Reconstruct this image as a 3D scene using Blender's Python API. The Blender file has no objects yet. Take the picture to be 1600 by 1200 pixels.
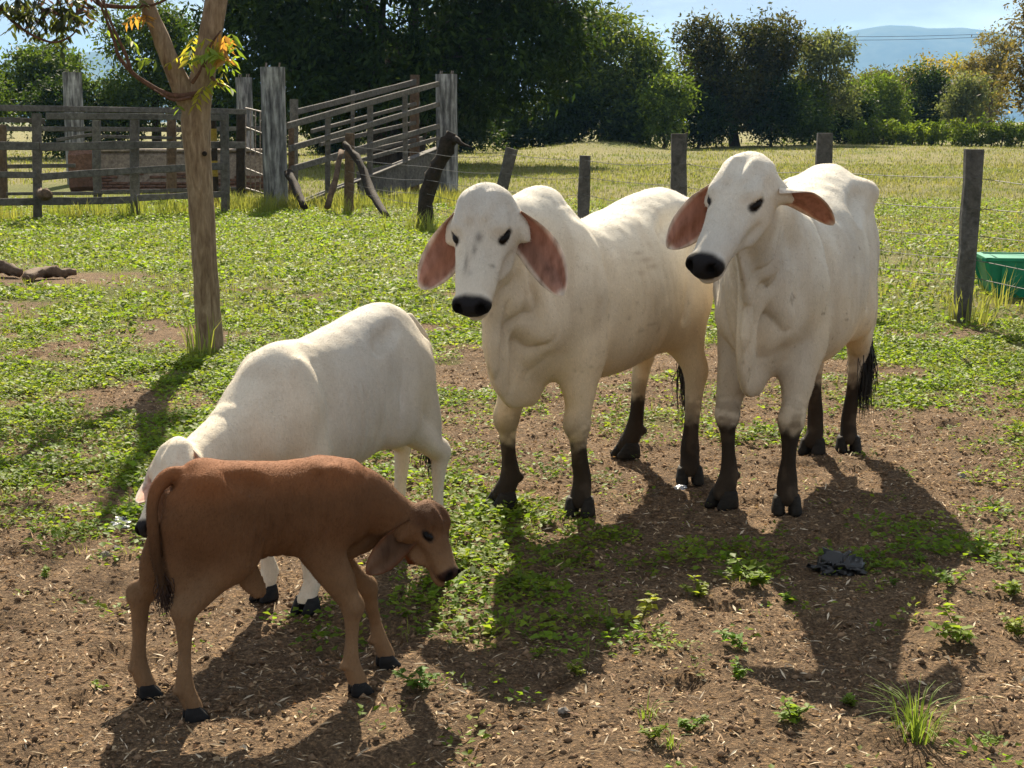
import bpy, math, random
import numpy as np

random.seed(7)
RNG = np.random.default_rng(11)
SC = bpy.context.scene
COL = SC.collection
V = lambda *a: np.array(a, float)

# ------------------------------------------------------------------ camera
CAM_H, FPX, HORIZON = 1.6, 2400.0, 190.0
PITCH = math.atan((600 - HORIZON) / FPX)
cam_data = bpy.data.cameras.new('camera')
cam_data.sensor_width = 36.0
cam_data.lens = 36.0 * FPX / 1600.0
cam_data.clip_start = 0.05
cam_data.clip_end = 30000
cam = bpy.data.objects.new('camera', cam_data)
COL.objects.link(cam)
cam.location = (0, 0, CAM_H)
cam.rotation_euler = (math.pi / 2 - PITCH, 0, 0)
SC.camera = cam

# ------------------------------------------------------------------ sky, sun, exposure
SUN_ELEV = math.radians(38.0)
SUN_AZ = math.radians(-3.2)            # measured from +Y towards +X
world = bpy.data.worlds.new('World')
SC.world = world
world.use_nodes = True
wn, wl = world.node_tree.nodes, world.node_tree.links
wn.clear()
w_out = wn.new('ShaderNodeOutputWorld')
w_bg = wn.new('ShaderNodeBackground')
w_sky = wn.new('ShaderNodeTexSky')
w_sky.sky_type = 'NISHITA'
w_sky.sun_disc = False
w_sky.sun_elevation = SUN_ELEV
w_sky.sun_rotation = SUN_AZ
w_sky.air_density = 1.0
w_sky.dust_density = 0.4
w_co = wn.new('ShaderNodeTexCoord')
w_map = wn.new('ShaderNodeMapping')
w_map.inputs['Scale'].default_value = (2.2, 2.2, 7.5)
w_map.inputs['Location'].default_value = (0.35, 0.2, 0.1)
w_n = wn.new('ShaderNodeTexNoise')
w_n.inputs['Scale'].default_value = 1.9
w_n.inputs['Detail'].default_value = 8
w_n.inputs['Roughness'].default_value = 0.55
w_r = wn.new('ShaderNodeValToRGB')
w_r.color_ramp.elements[0].position = 0.34
w_r.color_ramp.elements[1].position = 0.53
w_mix = wn.new('ShaderNodeMixRGB')
w_mix.inputs[2].default_value = (5.1, 5.2, 5.2, 1)       # sunlit cloud, in the sky's own units
wl.new(w_co.outputs['Generated'], w_map.inputs[0])
wl.new(w_map.outputs[0], w_n.inputs['Vector'])
wl.new(w_n.outputs['Fac'], w_r.inputs[0])
wl.new(w_r.outputs[0], w_mix.inputs[0])
wl.new(w_sky.outputs[0], w_mix.inputs[1])
wl.new(w_mix.outputs[0], w_bg.inputs[0])
w_bg.inputs[1].default_value = 0.05
wl.new(w_bg.outputs[0], w_out.inputs[0])

sun_data = bpy.data.lights.new('sun', 'SUN')
sun_data.energy = 5.0
sun_data.angle = math.radians(0.55)
sun_data.color = (1.0, 0.88, 0.69)
sun = bpy.data.objects.new('sun', sun_data)
COL.objects.link(sun)
sun.rotation_euler = (math.pi / 2 - SUN_ELEV, 0, math.pi - SUN_AZ)
sun.location = (0, 30, 40)

SC.view_settings.view_transform = 'Standard'
SC.view_settings.look = 'None'
SC.view_settings.exposure = 1.4
SC.view_settings.gamma = 1.0
SC.view_settings.use_curve_mapping = False
SC.cycles.use_denoising = True
SC.cycles.max_bounces = 7
SC.cycles.diffuse_bounces = 4
SC.cycles.glossy_bounces = 2
SC.cycles.transmission_bounces = 4
SC.cycles.transparent_max_bounces = 4
SC.cycles.volume_bounces = 0
SC.cycles.caustics_reflective = False
SC.cycles.caustics_refractive = False

# ------------------------------------------------------------------ helpers
_c, _s = math.cos(PITCH), math.sin(PITCH)


def at(px, py, Y):
    """Point at distance Y (metres ahead) seen at photo coordinates px, py (1600 x 1200)."""
    x, y = (px - 800) / FPX, (600 - py) / FPX
    d = V(x, _c + y * _s, -_s + y * _c)
    return V(0, 0, CAM_H) + d * (Y / d[1])


def ground_at(px, py):
    x, y = (px - 800) / FPX, (600 - py) / FPX
    d = V(x, _c + y * _s, -_s + y * _c)
    return V(0, 0, CAM_H) + d * (-CAM_H / d[2])


def unit(v):
    v = np.asarray(v, float)
    return v / max(np.linalg.norm(v), 1e-9)


def tag(o, label=None, cat=None, group=None, kind=None):
    if label: o['label'] = label
    if cat: o['category'] = cat
    if group: o['group'] = group
    if kind: o['kind'] = kind
    return o


def empty(name, loc=(0, 0, 0), rz=0.0):
    o = bpy.data.objects.new(name, None)
    o.location = loc
    o.rotation_euler = (0, 0, rz)
    o.empty_display_size = 0.1
    COL.objects.link(o)
    return o


def mesh_obj(name, verts, faces, mat=None, parent=None, smooth=False, colors=None, world_to=None):
    """verts n x 3, faces list or array; world_to = 4x4 inverse of the parent's frame."""
    me = bpy.data.meshes.new(name)
    verts = np.asarray(verts, np.float32)
    if isinstance(faces, np.ndarray):
        k = faces.shape[1]
        nf = len(faces)
        me.vertices.add(len(verts))
        me.vertices.foreach_set('co', verts.ravel())
        me.loops.add(nf * k)
        me.loops.foreach_set('vertex_index', faces.astype(np.int32).ravel())
        me.polygons.add(nf)
        me.polygons.foreach_set('loop_start', np.arange(0, nf * k, k, dtype=np.int32))
        me.update(calc_edges=True)
    else:
        me.from_pydata(verts.tolist(), [], [list(f) for f in faces])
        me.update()
    me.validate()
    if smooth:
        me.polygons.foreach_set('use_smooth', np.ones(len(me.polygons), bool))
    if colors is not None:
        a = me.color_attributes.new('col', 'FLOAT_COLOR', 'POINT')
        cc = np.ones((len(verts), 4), np.float32)
        cc[:, :3] = colors
        a.data.foreach_set('color', cc.ravel())
    if mat is not None:
        for m in (mat if isinstance(mat, (list, tuple)) else [mat]):
            me.materials.append(m)
    o = bpy.data.objects.new(name, me)
    COL.objects.link(o)
    if parent is not None:
        o.parent = parent
    return o


def _lat(ix, iy, iz, seed):
    h = (ix.astype(np.int64) * 374761393 + iy.astype(np.int64) * 668265263 + iz.astype(np.int64) * 2147483647 + seed * 1274126177) & 0xffffffff
    h = ((h ^ (h >> 13)) * 1274126177) & 0xffffffff
    return ((h ^ (h >> 16)) & 0xffff) / 65535.0


def vnoise(P, scale=1.0, seed=0, octaves=3, rough=0.5):
    """Value noise 0..1 on n x 3 (or n x 2) points."""
    P = np.asarray(P, float)
    if P.shape[-1] == 2:
        P = np.concatenate([P, np.zeros(P.shape[:-1] + (1,))], -1)
    tot, amp, norm = 0.0, 1.0, 0.0
    for o in range(octaves):
        q = P * scale * (2 ** o) + 17.3 * o + 1000
        i = np.floor(q).astype(np.int64)
        f = q - i
        f = f * f * (3 - 2 * f)
        r = 0
        for dx in (0, 1):
            for dy in (0, 1):
                for dz in (0, 1):
                    wgt = (f[..., 0] if dx else 1 - f[..., 0]) * (f[..., 1] if dy else 1 - f[..., 1]) * (f[..., 2] if dz else 1 - f[..., 2])
                    r = r + wgt * _lat(i[..., 0] + dx, i[..., 1] + dy, i[..., 2] + dz, seed + o)
        tot = tot + amp * r
        norm += amp
        amp *= rough
    return tot / norm


def sstep(a, b, x):
    t = np.clip((x - a) / (b - a), 0, 1)
    return t * t * (3 - 2 * t)


def catmull(P, n=6):
    P = np.asarray(P, float)
    Q = np.concatenate([[2 * P[0] - P[1]], P, [2 * P[-1] - P[-2]]])
    out = []
    for i in range(1, len(Q) - 2):
        for t in np.arange(n) / n:
            a, b, c, d = Q[i - 1], Q[i], Q[i + 1], Q[i + 2]
            out.append(0.5 * (2 * b + (c - a) * t + (2 * a - 5 * b + 4 * c - d) * t * t + (3 * b - a - 3 * c + d) * t ** 3))
    out.append(P[-1])
    return np.array(out)


# ------------------------------------------------------------------ materials
class Mat:
    """Small wrapper to wire a node material."""
    def __init__(self, name):
        self.m = bpy.data.materials.new(name)
        self.m.use_nodes = True
        self.n, self.l = self.m.node_tree.nodes, self.m.node_tree.links
        self.n.clear()
        self.out = self.n.new('ShaderNodeOutputMaterial')

    def node(self, kind, **kw):
        nd = self.n.new('ShaderNode' + kind)
        for k, v in kw.items():
            if k in nd.inputs:
                nd.inputs[k].default_value = v
            else:
                setattr(nd, k, v)
        return nd

    def link(self, a, b):
        self.l.new(a, b)

    def coord(self, which='Object', scale=None):
        t = self.node('TexCoord')
        o = t.outputs[which]
        if scale is not None:
            mp = self.node('Mapping')
            mp.inputs['Scale'].default_value = scale
            self.link(o, mp.inputs[0])
            o = mp.outputs[0]
        return o

    def noise(self, vec, scale, detail=4, rough=0.55, dist=0.0):
        nd = self.node('TexNoise')
        nd.inputs['Scale'].default_value = scale
        nd.inputs['Detail'].default_value = detail
        nd.inputs['Roughness'].default_value = rough
        nd.inputs['Distortion'].default_value = dist
        if vec is not None:
            self.link(vec, nd.inputs['Vector'])
        return nd.outputs['Fac']

    def ramp(self, fac, stops):
        r = self.node('ValToRGB')
        e = r.color_ramp.elements
        while len(e) < len(stops):
            e.new(0.5)
        for i, (p, col) in enumerate(stops):
            e[i].position = p
            if not isinstance(col, (tuple, list)):
                col = (col, col, col)
            e[i].color = (*col[:3], 1)
        self.link(fac, r.inputs[0])
        return r.outputs[0]

    def mix(self, fac, a, b, mode='MIX'):
        nd = self.node('MixRGB', blend_type=mode)
        for i, v in ((0, fac), (1, a), (2, b)):
            if hasattr(v, 'default_value') and hasattr(v, 'is_linked'):
                self.link(v, nd.inputs[i])
            elif i == 0:
                nd.inputs[0].default_value = v
            else:
                nd.inputs[i].default_value = (*v[:3], 1)
        return nd.outputs[0]

    def attr(self, name='col'):
        a = self.node('Attribute', attribute_name=name)
        return a.outputs['Color']

    def bump(self, height, strength=0.3, dist=0.01):
        b = self.node('Bump')
        b.inputs['Strength'].default_value = strength
        b.inputs['Distance'].default_value = dist
        self.link(height, b.inputs['Height'])
        return b.outputs[0]

    def bsdf(self, color, rough=0.8, normal=None, spec=0.3, sheen=0.0, translucent=None, tfac=0.4):
        b = self.node('BsdfPrincipled')
        b.inputs['Specular IOR Level'].default_value = spec
        b.inputs['Sheen Weight'].default_value = sheen
        if hasattr(rough, 'is_linked'):
            self.link(rough, b.inputs['Roughness'])
        else:
            b.inputs['Roughness'].default_value = rough
        if hasattr(color, 'is_linked'):
            self.link(color, b.inputs['Base Color'])
        else:
            b.inputs['Base Color'].default_value = (*color[:3], 1)
        if normal is not None:
            self.link(normal, b.inputs['Normal'])
        last = b.outputs[0]
        if translucent is not None:
            t = self.node('BsdfTranslucent')
            if hasattr(translucent, 'is_linked'):
                self.link(translucent, t.inputs[0])
            else:
                t.inputs[0].default_value = (*translucent[:3], 1)
            mx = self.node('MixShader')
            mx.inputs[0].default_value = tfac
            self.link(last, mx.inputs[1])
            self.link(t.outputs[0], mx.inputs[2])
            last = mx.outputs[0]
        self.link(last, self.out.inputs[0])
        return self.m
# ------------------------------------------------------------------ the ground: one sheet to the horizon
def geo(start, step, growth, end):
    out, v = [], start
    while v < end:
        v += step
        step *= growth
        out.append(v)
    return out


def fence_x(y):
    """Line of the barbed wire fence on the ground."""
    return 3.67 - (np.asarray(y, float) - 12.27) * 0.4636


def cover(x, y):
    """How much of the ground is green, 0..1."""
    x, y = np.asarray(x, float), np.asarray(y, float)
    P = np.stack([x, y], -1)
    n = vnoise(P, 0.9, 101, 4, 0.6)
    f = vnoise(P, 3.1, 107, 3, 0.6)
    left = sstep(-0.2, -1.6, x)
    right = sstep(1.4, 2.6, x)
    base = 0.06 + 0.15 * sstep(3.6, 5.6, y) + left * sstep(4.6, 6.2, y) * 0.30 + sstep(6.9, 8.8, y) * 0.32 + right * sstep(5.6, 7.0, y) * 0.40
    base = base + np.exp(-(((x + .12) / .34) ** 2 + ((y - 6.05) / .55) ** 2)) * .55 + np.exp(-(((x - .25) / .4) ** 2 + ((y - 5.6) / .35) ** 2)) * .15
    base = base - 0.42 * np.exp(-(((y - 15.9) / 0.8) ** 2)) * sstep(-2.2, -3.6, x)
    base = base + 0.22 * sstep(17, 21, y) - .10 * sstep(5.5, 7, y) * sstep(15, 12, y)
    return np.clip(base + (n - 0.5) * 1.7 + (f - .5) * .9, 0, 1)


HOOF_XY = ((-.04, 6.28), (.28, 6.17), (.56, 7.28), (.80, 6.74), (.89, 6.30), (1.14, 6.20), (1.47, 7.36), (1.66, 7.42), (-.84, 5.03), (-.68, 4.89), (-.46, 5.88), (-.30, 5.70), (-.865, 3.96), (-1.03, 4.13), (-.435, 4.15), (-.375, 4.37))


def height(x, y):
    x, y = np.asarray(x, float), np.asarray(y, float)
    P = np.stack([x, y], -1)
    near = sstep(16, 9, y)
    for hx_, hy_ in HOOF_XY:                      # firm, level footing under each hoof
        near = near * (1 - .92 * np.exp(-((x - hx_) ** 2 + (y - hy_) ** 2) / .0085))
    h = (vnoise(P, 1.3, 201, 2) - .5) * .030 + near * ((vnoise(P, 9, 203, 3, .6) - .5) * .050 + (vnoise(P, 28, 205, 3, .65) - .5) * .026 - .035 * sstep(.66, .80, vnoise(P, 4.2, 207, 3, .6)))
    h = h - .004
    h = h + .55 * np.exp(-(((x - 4.4) / 3.2) ** 2 + ((y - 82) / 5.0) ** 2))     # grassy mound in the field
    return h + (vnoise(P, .05, 211, 2) - .5) * .5 * sstep(30, 90, y)


gx = np.arange(-3.2, 3.2001, 0.031)
gx = np.concatenate([-np.array(geo(3.2, .036, 1.11, 9000))[::-1], gx, np.array(geo(3.2, .036, 1.11, 9000))])
gy = np.arange(2.6, 9.0, 0.030)
gy = np.concatenate([-np.array(geo(-2.6, .05, 1.25, 60))[::-1], gy, np.array(geo(9.0, .032, 1.026, 220)), np.array(geo(220, 6, 1.12, 9000))])
GX, GY = np.meshgrid(gx, gy, indexing='ij')
GZ = height(GX, GY)
nx_, ny_ = GX.shape
gi = np.arange(nx_ * ny_).reshape(nx_, ny_)
GF = np.stack([gi[:-1, :-1], gi[1:, :-1], gi[1:, 1:], gi[:-1, 1:]], -1).reshape(-1, 4)
cv = cover(GX, GY).ravel()
xx, yy_ = GX.ravel(), GY.ravel()
nn = vnoise(np.stack([xx, yy_], -1), .35, 120, 4, .6)
dirt = np.array([.198, .134, .082])[None] * (0.72 + .62 * vnoise(np.stack([xx, yy_], -1), 2.2, 130, 5, .65))[:, None]
lawn = np.array([.130, .160, .036])[None] * (.7 + .6 * nn)[:, None]
dry = np.array([.190, .178, .072])[None] * (.75 + .5 * nn)[:, None]
beyond = sstep(-.5, 1.5, xx - fence_x(yy_)) * sstep(12, 14, yy_)
beyond = np.maximum(beyond, sstep(34, 42, yy_))
gfar = sstep(.42, .72, cv + .22 * sstep(12, 22, yy_)) * sstep(5.5, 11, yy_)
gc = dirt * (1 - gfar[:, None] * .85) + lawn * gfar[:, None] * .85
dd = beyond * sstep(.30, .62, nn + .12)
gc = gc * (1 - beyond[:, None]) + beyond[:, None] * (lawn * (1 - dd[:, None]) + dry * dd[:, None])
m = Mat('pasture_soil')
co = m.coord('Object')
base = m.attr('col')
n1 = m.noise(co, 16, 7, .68)
n2 = m.noise(co, 85, 5, .7)
c1 = m.mix(1.0, base, m.ramp(n1, [(.30, (.58, .55, .52)), (.52, (1, 1, 1)), (.72, (1.45, 1.40, 1.30))]), 'MULTIPLY')
c2 = m.mix(1.0, c1, m.ramp(n2, [(.30, (.35, .33, .32)), (.52, (1, 1, 1)), (.68, (2.3, 2.2, 2.0))]), 'MULTIPLY')
ad = m.node('Math', operation='ADD')
m.link(n1, ad.inputs[0]); m.link(n2, ad.inputs[1])
SOIL = m.bsdf(c2, .95, m.bump(ad.outputs[0], 1.0, .035), .12)
ground = mesh_obj('ground', np.stack([xx, yy_, GZ.ravel()], -1), GF, SOIL, None, True, gc)
tag(ground, 'bare brown soil and patchy pasture reaching to the tree line', kind='structure')


# ------------------------------------------------------------------ what grows and lies on it
def leaf_material(name, tcol=(1.25, 1.35, .75), tfac=.42, rough=.55, spec=.12):
    m = Mat(name)
    c = m.attr('col')
    t = m.mix(1.0, c, tcol, 'MULTIPLY')
    return m.bsdf(c, rough, None, spec, 0, t, tfac)


WEED = leaf_material('green_weed_leaf', (1.7, 1.65, .8), .48)
BLADE = leaf_material('grass_blade', (1.5, 1.4, .8), .42)
STRAW = leaf_material('dry_litter', (1.1, 1, .8), .18, .8, .2)


def cards(centers, direc, normal, length, width, fold=.18):
    """Leaf rhombs folded on the midrib: n x 4 vertices and two triangles each."""
    d = direc / (np.linalg.norm(direc, axis=1)[:, None] + 1e-9)
    n = normal - (normal * d).sum(1)[:, None] * d
    n = n / (np.linalg.norm(n, axis=1)[:, None] + 1e-9)
    s = np.cross(d, n)
    L, W = length[:, None], width[:, None]
    a = centers
    b = centers + d * L * .45 + s * W * .5 + n * W * fold
    c = centers + d * L
    e = centers + d * L * .45 - s * W * .5 + n * W * fold
    P = np.stack([a, b, c, e], 1).reshape(-1, 3)
    i = np.arange(len(centers))[:, None] * 4
    F = np.concatenate([i + [0, 1, 2], i + [0, 2, 3]], 0)
    return P, F


def sample(n, y0, y1, rng, margin=1.2, power=1.0):
    """Points over the strip of ground that the place shows, wider than the frame."""
    u = rng.uniform(0, 1, n)
    y = (y0 ** power + u * (y1 ** power - y0 ** power)) ** (1 / power)
    x = rng.uniform(-1, 1, n) * (y * .345 + margin)
    return x, y


HOOFS = []


def weeds(name, n, y0, y1, leaves, lsize, rad, hgt, rng, thr, label, margin=1.2, power=1.0, hue=0.0):
    x, y = sample(n, y0, y1, rng, margin, power)
    c = cover(x, y)
    beyond_f = (x > fence_x(y) + .3) & (y > 12)
    keep = rng.uniform(thr, 1.0, n) < c
    keep &= ~(beyond_f & (rng.uniform(0, 1, n) > .45))
    x, y, c = x[keep], y[keep], c[keep]
    k = len(x)
    sz = rng.uniform(.6, 1.35, k) * (.75 + .5 * c)
    tone = rng.uniform(.65, 1.25, k)
    yel = rng.uniform(0, 1, k) ** 2
    idx = np.repeat(np.arange(k), leaves)
    N = len(idx)
    th = rng.uniform(0, 2 * np.pi, N)
    r = rad * sz[idx] * np.sqrt(rng.uniform(0, 1, N))
    hx, hy = x[idx] + r * np.cos(th), y[idx] + r * np.sin(th)
    hz = height(hx, hy) + hgt * sz[idx] * rng.uniform(.05, 1, N) * (1.15 - r / (rad * 1.4))
    th2 = th + rng.normal(0, .7, N)
    tilt = rng.uniform(-.25, .65, N)
    D = np.stack([np.cos(th2), np.sin(th2), tilt], 1)
    Nn = np.stack([rng.normal(0, .35, N), rng.normal(0, .35, N), np.ones(N)], 1)
    L = lsize * sz[idx] * rng.uniform(.6, 1.3, N)
    P, F = cards(np.stack([hx, hy, hz], 1), D, Nn, L, L * rng.uniform(.55, .8, N))
    g = np.array([.125, .205, .022])[None] * (1 - yel[idx, None] * .6) + np.array([.26, .27, .045])[None] * yel[idx, None] * .6
    C = g * tone[idx, None] * rng.uniform(.75, 1.25, N)[:, None]
    o = mesh_obj(name, P, F, WEED, None, False, np.repeat(C, 4, 0))
    tag(o, label, 'weeds', kind='stuff')
    return o


weeds('ground_cover', 15000, 3.2, 12.5, 30, .0255, .085, .045, np.random.default_rng(1), .30, 'small leafed green weeds creeping over the trodden soil', 1.0, 1.6)
weeds('seedlings', 4200, 3.2, 9.5, 9, .024, .05, .06, np.random.default_rng(4), .02, 'sparse seedlings coming up through the bare soil', 1.0, 1.6)
weeds('lawn_cover', 21000, 11.5, 32, 11, .042, .13, .06, np.random.default_rng(2), .26, 'low green weeds and grass thick between the tree and the corral', 1.6, 1.5)


def blades(name, x, y, nb, hgt, wid, spread, lean, cols, rng, label, mat=BLADE, bend=.5, cat='grass'):
    k = len(x)
    idx = np.repeat(np.arange(k), nb)
    N = len(idx)
    th = rng.uniform(0, 2 * np.pi, N)
    r = spread * np.sqrt(rng.uniform(0, 1, N))
    bx, by = x[idx] + r * np.cos(th), y[idx] + r * np.sin(th)
    b = np.stack([bx, by, height(bx, by) - .004], 1)
    th = th + rng.normal(0, .8, N)
    out = np.stack([np.cos(th), np.sin(th), 0 * th], 1)
    side = np.stack([-np.sin(th), np.cos(th), 0 * th], 1)
    h = (hgt * rng.uniform(.45, 1.25, N))[:, None]
    ln = (lean * rng.uniform(.2, 1.3, N))[:, None]
    w = (wid * rng.uniform(.6, 1.3, N))[:, None]
    up = V(0, 0, 1)[None]
    m1 = b + up * h * .6 + out * h * ln * .35
    tp = b + up * h * (1 - .3 * ln * bend) + out * h * ln
    P = np.stack([b - side * w, b + side * w, m1 + side * w * .7, m1 - side * w * .7, tp], 1).reshape(-1, 3)
    i = np.arange(N)[:, None] * 5
    F = np.concatenate([i + [0, 1, 2], i + [0, 2, 3], i + [3, 2, 4]], 0)
    t = rng.uniform(0, 1, (k, 1))[idx] * .6 + rng.uniform(0, 1, (N, 1)) * .4
    t = np.clip(t * .55 + 1.1 * (vnoise(b[:, :2], .45, 88, 3, .6)[:, None] - .28), 0, 1)
    C = (np.array(cols[0])[None] * (1 - t) + np.array(cols[1])[None] * t) * rng.uniform(.75, 1.25, (N, 1))
    o = mesh_obj(name, P, F, mat, None, False, np.repeat(C, 5, 0))
    tag(o, label, cat, kind='stuff')
    return o


r_ = np.random.default_rng(5)
x, y = sample(5000, 4.2, 13, r_, 1.0, 1.6)
kp = r_.uniform(.38, 1.1, len(x)) < cover(x, y)
blades('short_grass', x[kp], y[kp], 9, .055, .0016, .04, .7, ((.12, .19, .035), (.22, .24, .06)), r_, 'short green grass between the weeds')
x, y = sample(17000, 12, 34, r_, 1.6, 1.5)
kp = (r_.uniform(.1, .9, len(x)) < cover(x, y)) & (x < fence_x(y) + .2)
blades('lawn_grass', x[kp], y[kp], 5, .085, .004, .07, .7, ((.14, .20, .04), (.25, .26, .07)), r_, 'sunlit grass before the corral')
x, y = sample(30000, 11.5, 60, r_, 3, 1.3)
kp = x > fence_x(y) + .15
x, y = x[kp], y[kp]
blades('field_grass', x, y, 4, .09, .008, .12, 1.0, ((.115, .170, .038), (.235, .225, .088)), r_, 'dry yellow green grass of the field behind the wire fence')
x, y = sample(12000, 40, 108, r_, 6, 1.2)
blades('far_field_grass', x, y, 4, .13, .016, .26, 1.0, ((.115, .170, .038), (.235, .225, .088)), r_, 'far pasture grass reaching to the tree line')
# taller tufts along the foot of the corral and under the wire
x, y = [], []
for (a, b, n, j) in (((-10.5, 25.0), (-6.5, 27.2), 60, .6), ((-6.5, 27), (-4, 28.5), 50, .6), ((-4, 28.6), (-.8, 30.5), 90, 1.0), ((4.6, 13.4), (5.6, 12.6), 10, .4)):
    t = r_.uniform(0, 1, n)
    x += list(a[0] + (b[0] - a[0]) * t + r_.normal(0, j, n)); y += list(a[1] + (b[1] - a[1]) * t + r_.normal(0, j, n))
for (cx_, cy_, n_, j_) in ((-2.16, 10.78, 2, .12), (3.67, 12.2, 2, .12), (-4.39, 28.6, 14, .3), (-1.3, 22.8, 10, .2)):
    x += list(cx_ + r_.normal(0, j_, n_)); y += list(cy_ + r_.normal(0, j_, n_))
blades('tall_grass', np.array(x), np.array(y), 22, .34, .006, .14, .6, ((.15, .22, .04), (.30, .28, .09)), r_, 'longer grass left standing along the fences')

# dry leaves, straw and crumbs of soil
r_ = np.random.default_rng(8)


def flat_litter(name, n, y0, y1, length, ratio, cols, lift, label, power, keepfn=None):
    x, y = sample(n, y0, y1, r_, .9, power)
    if keepfn is not None:
        kp = keepfn(x, y)
        x, y = x[kp], y[kp]
    k = len(x)
    th = r_.uniform(0, 2 * np.pi, k)
    D = np.stack([np.cos(th), np.sin(th), r_.normal(0, .28, k)], 1)
    Nn = np.stack([r_.normal(0, .45, k), r_.normal(0, .45, k), np.ones(k)], 1)
    L = length * (.4 + 1.3 * r_.uniform(0, 1, k) ** 2.2)
    z = height(x, y) + lift * r_.uniform(.4, 1.6, k)
    P, F = cards(np.stack([x, y, z], 1), D, Nn, L, L * ratio * r_.uniform(.6, 1.4, k), .3)
    pick = r_.integers(0, len(cols), k)
    C = np.array(cols)[pick] * r_.uniform(.6, 1.3, (k, 1))
    tag(mesh_obj(name, P, F, STRAW, None, False, np.repeat(C, 4, 0)), label, 'litter', kind='stuff')


bare = lambda x, y: r_.uniform(0, 1, len(x)) < (1.15 - cover(x, y) * 1.3) * sstep(.08, .58, vnoise(np.stack([x, y], -1), 1.7, 301, 4, .65))
flat_litter('straw_litter', 60000, 3.2, 11, .032, .14, [(.50, .38, .24), (.36, .24, .14), (.17, .10, .06), (.64, .54, .40)], .005, 'dry straw and stalks scattered on the soil', 1.4, bare)
flat_litter('leaf_litter', 70000, 3.2, 11, .0145, .55, [(.34, .22, .12), (.24, .14, .075), (.50, .38, .24), (.15, .09, .05), (.42, .30, .18)], .004, 'crumbled dry leaves trodden into the soil', 1.4, bare)
# soil crumbs: squashed octahedra
n = 20000
x, y = sample(n, 3.2, 10, r_, .9, 1.4)
kp = bare(x, y)
x, y = x[kp], y[kp]
n = len(x)
sz = .003 + .0115 * r_.uniform(0, 1, n) ** 3
J = r_.uniform(.6, 1.4, (n, 6))
O6 = np.array([[1, 0, 0], [0, 1, 0], [-1, 0, 0], [0, -1, 0], [0, 0, .8], [0, 0, -.8]])
P = (O6[None] * J[..., None]) * sz[:, None, None]
an = r_.uniform(0, 6.28, n)
R = np.stack([np.stack([np.cos(an), -np.sin(an)], -1), np.stack([np.sin(an), np.cos(an)], -1)], 1)
P[:, :, :2] = np.einsum('nij,nkj->nki', R, P[:, :, :2])
P = P + np.stack([x, y, height(x, y) + sz * .25], 1)[:, None]
F8 = np.array([[0, 1, 4], [1, 2, 4], [2, 3, 4], [3, 0, 4], [1, 0, 5], [2, 1, 5], [3, 2, 5], [0, 3, 5]])
F = (np.arange(n)[:, None, None] * 6 + F8[None]).reshape(-1, 3)
C = np.array([.19, .126, .078])[None] * r_.uniform(.55, 1.5, (n, 1))
CLOD = Mat('soil_crumb')
CLOD = CLOD.bsdf(CLOD.attr('col'), .95, None, .1)
tag(mesh_obj('soil_crumbs', P.reshape(-1, 3), F, CLOD, None, False, np.repeat(C, 6, 0)), 'crumbs and clods of brown soil', 'soil', kind='stuff')
# ------------------------------------------------------------------ far background: hills, trees, hedge
def bark_material(name, a, b, scale=(9, 9, 2.0), bump=.6):
    m = Mat(name)
    v = m.coord('Object', scale)
    n1 = m.noise(v, 2.2, 7, .65, .6)
    n2 = m.noise(m.coord('Object'), 3.0, 4, .6)
    c = m.mix(1.0, m.ramp(n1, [(.32, a), (.68, b)]), m.ramp(n2, [(.3, (.72, .72, .74)), (.7, (1.2, 1.17, 1.12))]), 'MULTIPLY')
    return m.bsdf(c, .9, m.bump(n1, bump, .02), .15)


DARK_BARK = bark_material('dark_bark', (.035, .027, .02), (.11, .085, .06))
FOLIAGE = leaf_material('tree_foliage', (1.8, 1.75, .75), .40, .6, .08)


def tube_mesh(pts, rad, sides=8, n=4, jit=0.0, seed=0, cap=True):
    A = catmull(np.column_stack([pts, rad]), n)
    P, R = A[:, :3], np.maximum(A[:, 3], .001)
    T = np.gradient(P, axis=0)
    T /= np.linalg.norm(T, axis=1)[:, None] + 1e-9
    ref = V(0, 0, 1) if abs(T[0][2]) < .9 else V(1, 0, 0)
    u = unit(np.cross(T[0], ref))
    rng = np.random.default_rng(seed)
    Vv = []
    for i in range(len(P)):
        u = unit(u - np.dot(u, T[i]) * T[i])
        v = np.cross(T[i], u)
        for k in range(sides):
            an = 2 * math.pi * k / sides
            r = R[i] * (1 + jit * rng.normal())
            Vv.append(P[i] + (u * math.cos(an) + v * math.sin(an)) * r)
    F = [(i * sides + k, i * sides + (k + 1) % sides, (i + 1) * sides + (k + 1) % sides, (i + 1) * sides + k) for i in range(len(P) - 1) for k in range(sides)]
    if cap:
        F.append(tuple(range(sides - 1, -1, -1)))
        F.append(tuple((len(P) - 1) * sides + k for k in range(sides)))
    return np.array(Vv), F


def join(parts):
    Vv, Ff, o = [], [], 0
    for v, f in parts:
        Vv.append(np.asarray(v)); Ff += [tuple(int(i) + o for i in q) for q in f]
        o += len(v)
    return np.concatenate(Vv), Ff


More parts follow.
